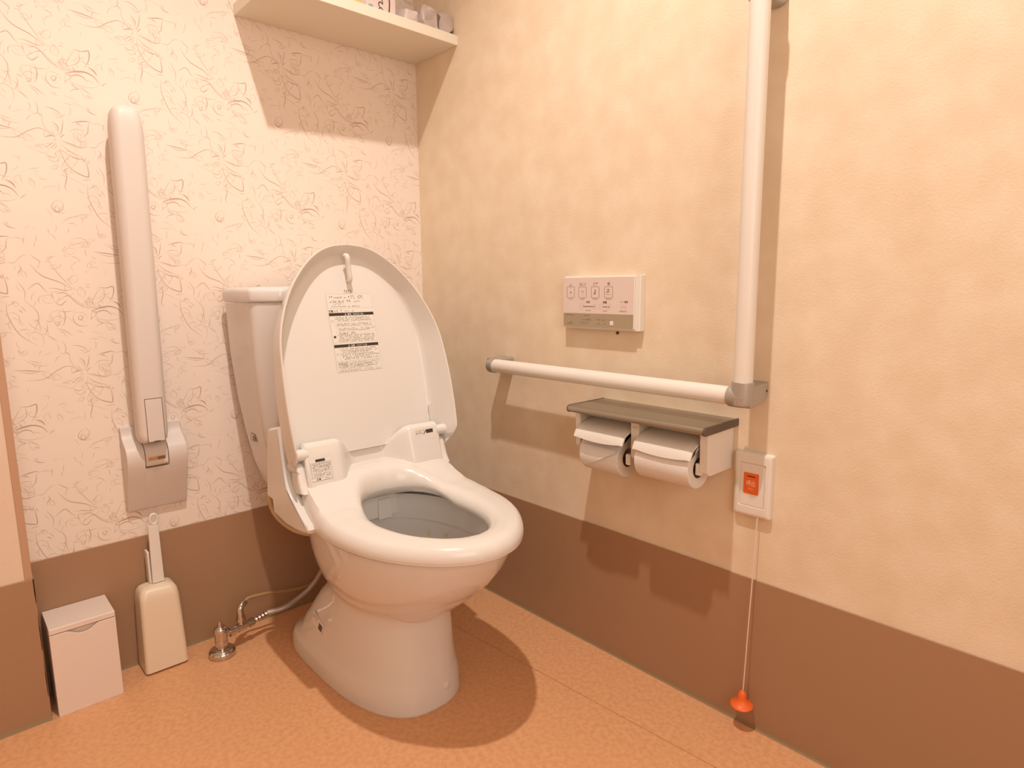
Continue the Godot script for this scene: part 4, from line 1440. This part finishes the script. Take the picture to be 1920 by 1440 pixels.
	for j in 364:
		for i in 760: up.px[j * 760 + i] = p.px[j * 760 + i]
	face.call(z0 + 0.002, z1 - 0.012, 0.7665, y1 - 0.004, up.image(Color(0.875, 0.80, 0.765), Color(0.30, 0.20, 0.15)), "button_field", "white field of outlined push buttons")
	# grey lower band
	var q := Print.new(760, 190)
	q.tiny(24, 110, 34, 18, 0.9, rng, 0.05); q.tiny(130, 158, 34, 14, 0.7, rng)
	q.tiny(236, 300, 36, 15, 0.9, rng, 0.0)
	for i in 4: q.line(PackedVector2Array([Vector2(240 + i * 18, 88 - i * 5), Vector2(240 + i * 18, 96)]), 3.2, 0.7)
	q.dot(222, 92, 6, 0.6); q.dot(312, 92, 6, 0.6)
	q.tiny(196, 290, 136, 16, 0.8, rng, 0.0)
	q.tiny(384, 416, 92, 17, 0.9, rng, 0.0); q.tiny(436, 484, 92, 15, 0.75, rng); q.tiny(508, 566, 92, 11, 0.5, rng)
	q.tiny(384, 416, 142, 14, 0.6, rng); q.tiny(440, 484, 142, 14, 0.6, rng)
	for r in [[196, 290], [376, 420], [432, 486]]: q.line(PackedVector2Array([Vector2(r[0], 152), Vector2(r[1], 152)]), 1.2, 0.4)
	latin(q, "TOTO", 66, 128, 8, 11, 1.2, 0.6)
	latin(q, "WASHLET", 44, 148, 8, 11, 1.2, 0.6)
	face.call(z0 + 0.002, z1 - 0.012, y0 + 0.005, 0.7664, q.image(Color(0.655, 0.585, 0.485), Color(0.20, 0.14, 0.09)), "grey_band", "grey-brown lower band with small controls")
	s = Shape.new()
	s.box(Vector3(-0.0226, y0 + 0.0105, 0.7045), Vector3(-0.0215, y0 + 0.0195, 0.7130))
	part("light_button", s, MAT.white, o, "small pale square button")
	# fixing screw just below
	var k := thing("wall_screw", "small screw in the beige wall just under the control panel", "screw", Vector3(0, 0.7275, 0.708))
	s = Shape.new()
	s.lathe([[0.0001, 0.003], [0.0018, 0.0028], [0.0034, 0.0015], [0.0036, 0.0], [0.0001, 0.0]], Vector3(0, 0.7265, 0.708), Vector3.LEFT, 16)
	part("head", s, mat(Color(0.42, 0.33, 0.25), 0.4, 0.6), k)
	s = Shape.new()
	s.box(Vector3(-0.0034, 0.7245, 0.7075), Vector3(-0.0027, 0.7285, 0.7085))
	s.box(Vector3(-0.0034, 0.7260, 0.7060), Vector3(-0.0027, 0.7270, 0.7100))
	part("cross_slot", s, MAT.dark, k)


func handrail() -> void:
	var o := thing("grab_rail", "white L-shaped grab rail with silver end brackets on the beige wall", "grab rail", Vector3(0, 0.62, 1.0))
	var x := -0.060
	var yb := 0.6355
	var zv := 1.021
	var r := 0.0160
	var s := Shape.new()
	s.lathe([[0.001, 0.0], [r, 0.0], [r, 0.621], [0.001, 0.621]], Vector3(x, yb, 0.381), Vector3.BACK, 32)
	part("horizontal_bar", s, MAT.white, o)
	s = Shape.new()
	s.lathe([[0.001, 0.0], [r, 0.0], [r, 0.610], [0.001, 0.610]], Vector3(x, 0.655, zv), Vector3.UP, 32)
	part("vertical_bar", s, MAT.white, o)
	# left end cap and its foot on the wall
	s = Shape.new()
	s.lathe([[0.001, 0.0], [0.0135, 0.001], [0.0172, 0.004], [0.0178, 0.008], [0.0178, 0.022], [0.0165, 0.0222]], Vector3(x, yb, 0.3640), Vector3.BACK, 32)
	var foot := Shape.rrect(-0.0175, -0.0175, 0.0175, 0.0175, 0.006, 4)
	s.slab(foot, Vector3(0, yb, 0.3690), Vector3.BACK, Vector3.UP, Vector3.LEFT, 0.0, 0.060, 0.003, 2)
	part("end_bracket", s, MAT.silver, o, "silver end bracket", 40.0)
	# corner bracket
	s = Shape.new()
	s.lathe([[0.0162, 0.0], [0.0180, 0.0005], [0.0186, 0.006], [0.0186, 0.026], [0.0170, 0.032], [0.001, 0.034]], Vector3(x, yb, 0.998), Vector3.BACK, 32)
	s.lathe([[0.001, -0.0165], [0.0130, -0.0160], [0.0175, -0.0130], [0.0186, -0.006], [0.0186, 0.0255], [0.0178, 0.0265], [0.0164, 0.0265]], Vector3(x, yb, zv), Vector3.UP, 32)
	var prof := PackedVector2Array()
	for q in [Vector2(0.060, -0.0185), Vector2(0.052, -0.0187), Vector2(0.030, -0.0160), Vector2(0.012, -0.0130), Vector2(0.003, -0.008), Vector2(0.0, 0.0), Vector2(0.0, 0.0215), Vector2(0.035, 0.0195), Vector2(0.060, 0.0195)]:
		prof.append(q)
	s.slab(prof, Vector3(0, yb, zv), Vector3.LEFT, Vector3.UP, Vector3.BACK, -0.0150, 0.0165, 0.004, 3)
	part("corner_bracket", s, MAT.silver, o, "silver corner bracket", 40.0)
	s = Shape.new()
	s.lathe([[0.001, 0.0], [0.002, 0.0], [0.002, 0.0006], [0.001, 0.0006]], Vector3(-0.006, yb + 0.006, zv + 0.0165), Vector3.BACK, 12)
	part("set_screw", s, MAT.dark, o)
	# upper bracket, at the picture's top edge
	s = Shape.new()
	s.lathe([[0.0162, 0.0], [0.0180, 0.0005], [0.0186, 0.006], [0.0186, 0.030], [0.015, 0.034], [0.001, 0.035]], Vector3(x, 1.262, zv), Vector3.UP, 32)
	var up := Shape.rrect(-0.0165, -0.0175, 0.0165, 0.0175, 0.012, 5)
	s.slab(up, Vector3(0, 1.281, zv), Vector3.BACK, Vector3.UP, Vector3.LEFT, 0.0, 0.060, 0.003, 2)
	part("end_bracket", s, MAT.silver, o, "silver end bracket", 40.0)


func paper_holder() -> void:
	var o := thing("paper_holder", "white double toilet paper holder with a steel shelf top under the rail", "paper holder", Vector3(0, 0.49, 0.823))
	var z0 := 0.669
	var z1 := 0.977
	var s := Shape.new()
	var side := PackedVector2Array([Vector2(0, 0.490), Vector2(0.080, 0.490), Vector2(0.0865, 0.4965), Vector2(0.0885, 0.572), Vector2(0, 0.572)])
	s.slab(side, Vector3(0, 0, z1 - 0.017), Vector3.LEFT, Vector3.UP, Vector3.BACK, 0.0, 0.017, 0.0012, 1)
	part("side_panel", s, MAT.white, o)
	s = Shape.new()
	s.slab(side, Vector3(0, 0, z0), Vector3.LEFT, Vector3.UP, Vector3.BACK, 0.0, 0.013, 0.0012, 1)
	part("side_panel", s, MAT.white, o)
	s = Shape.new()
	s.slab(side, Vector3(0, 0, 0.811), Vector3.LEFT, Vector3.UP, Vector3.BACK, 0.0, 0.019, 0.0012, 1)
	part("divider", s, MAT.white, o)
	s = Shape.new()
	s.box(Vector3(-0.006, 0.492, z0 + 0.012), Vector3(0, 0.572, z1 - 0.016))
	part("back_plate", s, MAT.white, o)
	s = Shape.new()
	s.box(Vector3(-0.0885, 0.566, z0 + 0.002), Vector3(-0.0, 0.5715, z1 - 0.002))
	part("top_frame", s, MAT.white, o)
	s = Shape.new()
	var ed := PackedVector2Array([Vector2(0, 0.5715), Vector2(0.106, 0.5700)])
	for i in 7:
		var a := deg_to_rad(-90.0 + 180.0 * i / 6)
		ed.append(Vector2(0.112 + 0.0068 * cos(a), 0.5768 + 0.0068 * sin(a)))
	ed.append(Vector2(0, 0.5836))
	s.slab(ed, Vector3(0, 0, 0.6745), Vector3.LEFT, Vector3.UP, Vector3.BACK, 0.0, 0.3080, 0.0003, 1)
	part("shelf_top", s, MAT.steel, o, "brushed steel shelf top with a rounded front edge")
	for q in [[0.6720, 0.0030], [0.9820, 0.0040]]:
		s = Shape.new()
		s.slab(Shape.inset(ed, -0.0010), Vector3(0, 0, q[0]), Vector3.LEFT, Vector3.UP, Vector3.BACK, 0.0, q[1], 0.0008, 1)
		part("end_cap", s, mat(Color(0.37, 0.32, 0.28), 0.45), o, "dark end cap of the shelf top")
	var p := Print.new(110, 40)
	latin(p, "TOTO", 6, 10, 17, 20, 2.0, 0.8, 1.4)
	s = Shape.new()
	s.picture(Vector3(-0.0892, 0.5535, 0.8150), Vector3(-0.0892, 0.5535, 0.8260), Vector3(-0.0892, 0.5575, 0.8260), Vector3(-0.0892, 0.5575, 0.8150))
	part("lettering", s, printed(p.image(Color(0.90, 0.87, 0.83), Color(0.42, 0.32, 0.26)), 0.4), o)
	# the two cover flaps, hinged at the back
	for q in [[0.6850, 0.8085], [0.8320, 0.9560]]:
		s = Shape.new()
		var rings := []
		var n := 14
		for i in n + 1:
			var f := float(i) / n
			var z: float = lerpf(q[0], q[1], f)
			var bow := 0.0055 * (1.0 - pow(2.0 * f - 1.0, 2.0)) + 0.001
			var e := smoothstep(0.0, 0.05, f) * smoothstep(1.0, 0.95, f)
			var up: Array = []
			var mid := [Vector2(0.012, 0.5625), Vector2(0.050, 0.5550), Vector2(0.080, 0.5480), Vector2(0.094, 0.5430), Vector2(0.1040, 0.5360), Vector2(0.1095, 0.5260), Vector2(0.1110, 0.5225 - bow)]
			var r := PackedVector3Array()
			for v in mid: r.append(Vector3(-v.x, v.y - 0.0015 * (1.0 - e), z))
			for j in range(mid.size() - 1, -1, -1):
				var v: Vector2 = mid[j]
				var t := 0.0040
				r.append(Vector3(-(v.x - (t if j > 3 else t * 0.4)), v.y - (t if j < 4 else (t * 0.3 if j < 6 else 0.0)) , z))
			rings.append(r)
		s.loft(rings)
		part("cover_flap", s, MAT.white, o, "", 40.0)
	# spindle arms
	for q in [[0.789, 0.483], [0.9425, 0.495]]:
		s = Shape.new()
		s.box(Vector3(-0.086, q[1] - 0.006, q[0] + 0.009), Vector3(-0.045, q[1] + 0.016, q[0] + 0.021), 0.002, 2)
		part("spindle_arm", s, MAT.white, o)
	# rolls
	var rolls := [[Vector3(-0.058, 0.4835, 0.688), 0.0395, 0.098, "toilet roll in the left bay of the holder, its sheet folded to a point"], [Vector3(-0.0690, 0.4985, 0.8335), 0.0385, 0.1165, "toilet roll in the holder's right bay, next to the call switch"]]
	for i in 2:
		var q: Array = rolls[i]
		var c: Vector3 = q[0]
		var R: float = q[1]
		var w: float = q[2]
		var t := thing("toilet_roll", q[3], "toilet roll", c + Vector3(0, -R, w / 2), "toilet rolls in the double holder")
		s = Shape.new()
		var k := 0.0195
		var rings2 := []
		var pr := [[k, 0.001], [R - 0.002, 0.0], [R - 0.0006, 0.0006], [R, 0.002], [R, w - 0.002], [R - 0.0006, w - 0.0006], [R - 0.002, w], [k, w - 0.001]]
		for v in pr:
			var r := PackedVector3Array()
			for a in 48:
				r.append(c + Vector3(v[0] * cos(TAU * a / 48), v[0] * sin(TAU * a / 48), v[1]))
			rings2.append(r)
		s.loft(rings2, false)
		part("paper", s, MAT.tissue, t, "", 40.0)
		s = Shape.new()
		rings2 = []
		for v in [[k - 0.001, 0.001], [k, 0.0008], [k, w - 0.0008], [k - 0.001, w - 0.001]]:
			var r := PackedVector3Array()
			for a in 32:
				r.append(c + Vector3(v[0] * cos(TAU * a / 32), v[0] * sin(TAU * a / 32), v[1]))
			rings2.append(r)
		s.loft(rings2, false, true)
		part("core", s, mat(Color(0.62, 0.52, 0.44), 0.85), t, "grey-brown card core")
		if i == 0:
			# last sheet folded to a point over the front of the roll
			s = Shape.new()
			var cols := 16
			var rows := 9
			var grid := []
			for a in cols + 1:
				var f := float(a) / cols
				var z := lerpf(c.z + 0.003, c.z + w - 0.003, f)
				var depth := lerpf(1.15, 0.16, absf(f - 0.12) / 0.88 if f > 0.12 else 0.0)
				var col := []
				for b in rows + 1:
					var ang := deg_to_rad(150.0) + depth * float(b) / rows
					var rad := R + 0.0016 + 0.0022 * f * float(b) / rows
					col.append(c * Vector3(1, 1, 0) + Vector3(rad * cos(ang), rad * sin(ang), z))
				grid.append(col)
			for a in cols:
				for b in rows:
					s.quad(grid[a][b], grid[a + 1][b], grid[a + 1][b + 1], grid[a][b + 1])
			for a in cols:
				var g0: Vector3 = grid[a][rows]
				var g1: Vector3 = grid[a + 1][rows]
				var inn := func(v: Vector3) -> Vector3: return c * Vector3(1, 1, 0) + (v - c * Vector3(1, 1, 0)) * Vector3(0.97, 0.97, 1)
				s.quad(g0, g1, inn.call(g1), inn.call(g0))
			part("folded_sheet", s, MAT.tissue, t, "last sheet folded to a point")


func call_switch() -> void:
	var o := thing("call_switch", "white wall plate with an orange call label and a hanging pull cord", "call switch", Vector3(0, 0.41, 1.024))
	var y0 := 0.4105
	var y1 := 0.5285
	var z0 := 0.9865
	var z1 := 1.0565
	var s := Shape.new()
	# plate with a rounded, sloping border and a window
	var rings := []
	for q in [[0.0, 0.0], [0.006, 0.0], [0.0095, 0.0012], [0.0115, 0.004], [0.0120, 0.007]]:
		var r := PackedVector3Array()
		for v in Shape.rrect(z0 + q[1], y0 + q[1], z1 - q[1], y1 - q[1], 0.004, 5): r.append(Vector3(-q[0], v.y, v.x))
		rings.append(r)
	for q in [[0.0122, 0.0105], [0.0100, 0.0112]]:
		var r := PackedVector3Array()
		for v in Shape.rrect(z0 + q[1], y0 + 0.0185 - 0.0105 + q[1], z1 - q[1], y1 - 0.0185 + 0.0105 - q[1], 0.0015, 5): r.append(Vector3(-q[0], v.y, v.x))
		rings.append(r)
	s.loft(rings)
	part("plate", s, MAT.white, o, "", 30.0)
	s = Shape.new()
	s.box(Vector3(-0.0112, y0 + 0.0205, z0 + 0.0128), Vector3(-0.0090, y1 - 0.0205, z1 - 0.0128), 0.0005, 1)
	part("insert", s, MAT.white, o)
	var p := Print.new(200, 270)
	p.line(PackedVector2Array([Vector2(48, 46), Vector2(152, 46)]), 5.0, 0.0)
	text(p, ["yobu", "deru"], 32, 92, 62, 78, 5.0, 0.85, 1.12)
	latin(p, "CALL", 58, 196, 18, 28, 2.6, 0.8, 1.28)
	s = Shape.new()
	var z2 := 1.0060
	var z3 := 1.0340
	s.slab(Shape.rrect(z2, 0.4525, z3, 0.4915, 0.0025, 4), Vector3.ZERO, Vector3.BACK, Vector3.UP, Vector3.LEFT, 0.0110, 0.0116)
	var lab := part("call_label", s, MAT.orange, o, "orange call label")
	s = Shape.new()
	s.picture(Vector3(-0.01175, 0.4545, z2 + 0.0015), Vector3(-0.01175, 0.4545, z3 - 0.0015), Vector3(-0.01175, 0.4895, z3 - 0.0015), Vector3(-0.01175, 0.4895, z2 + 0.0015))
	part("lettering", s, printed(p.image(Color(0.93, 0.42, 0.17), Color(1.0, 0.80, 0.68)), 0.4), lab)
	s = Shape.new()
	s.box(Vector3(-0.0122, 0.4842, z2 + 0.0065), Vector3(-0.0115, 0.4862, z3 - 0.0065))
	part("signal_slot", s, mat(Color(0.45, 0.16, 0.05), 0.5), lab)
	# cord and knob
	var c0 := Vector3(-0.010, y0 + 0.001, 1.0340)
	var c1 := Vector3(-0.021, 0.078, 1.0290)
	s = Shape.new()
	s.tube(curve3([c0, c0.lerp(c1, 0.35) + Vector3(0.0006, 0, 0), c0.lerp(c1, 0.7), c1], 6), 0.0011, 10)
	part("pull_cord", s, mat(Color(0.90, 0.82, 0.76), 0.7), o, "thin white pull cord")
	s = Shape.new()
	var up := Vector3(-0.05, 1.0, 0.04).normalized()
	s.lathe([[0.001, 0.002], [0.014, 0.001], [0.0190, 0.0000], [0.0202, 0.0016], [0.0195, 0.0034], [0.0150, 0.0062], [0.0100, 0.0105], [0.0082, 0.0160], [0.0078, 0.0220], [0.0062, 0.0275], [0.0030, 0.0310], [0.001, 0.0316]], Vector3(-0.0225, 0.0470, 1.0280), up, 32)
	part("pull_knob", s, MAT.orange, o, "orange bell-shaped pull knob", 50.0)
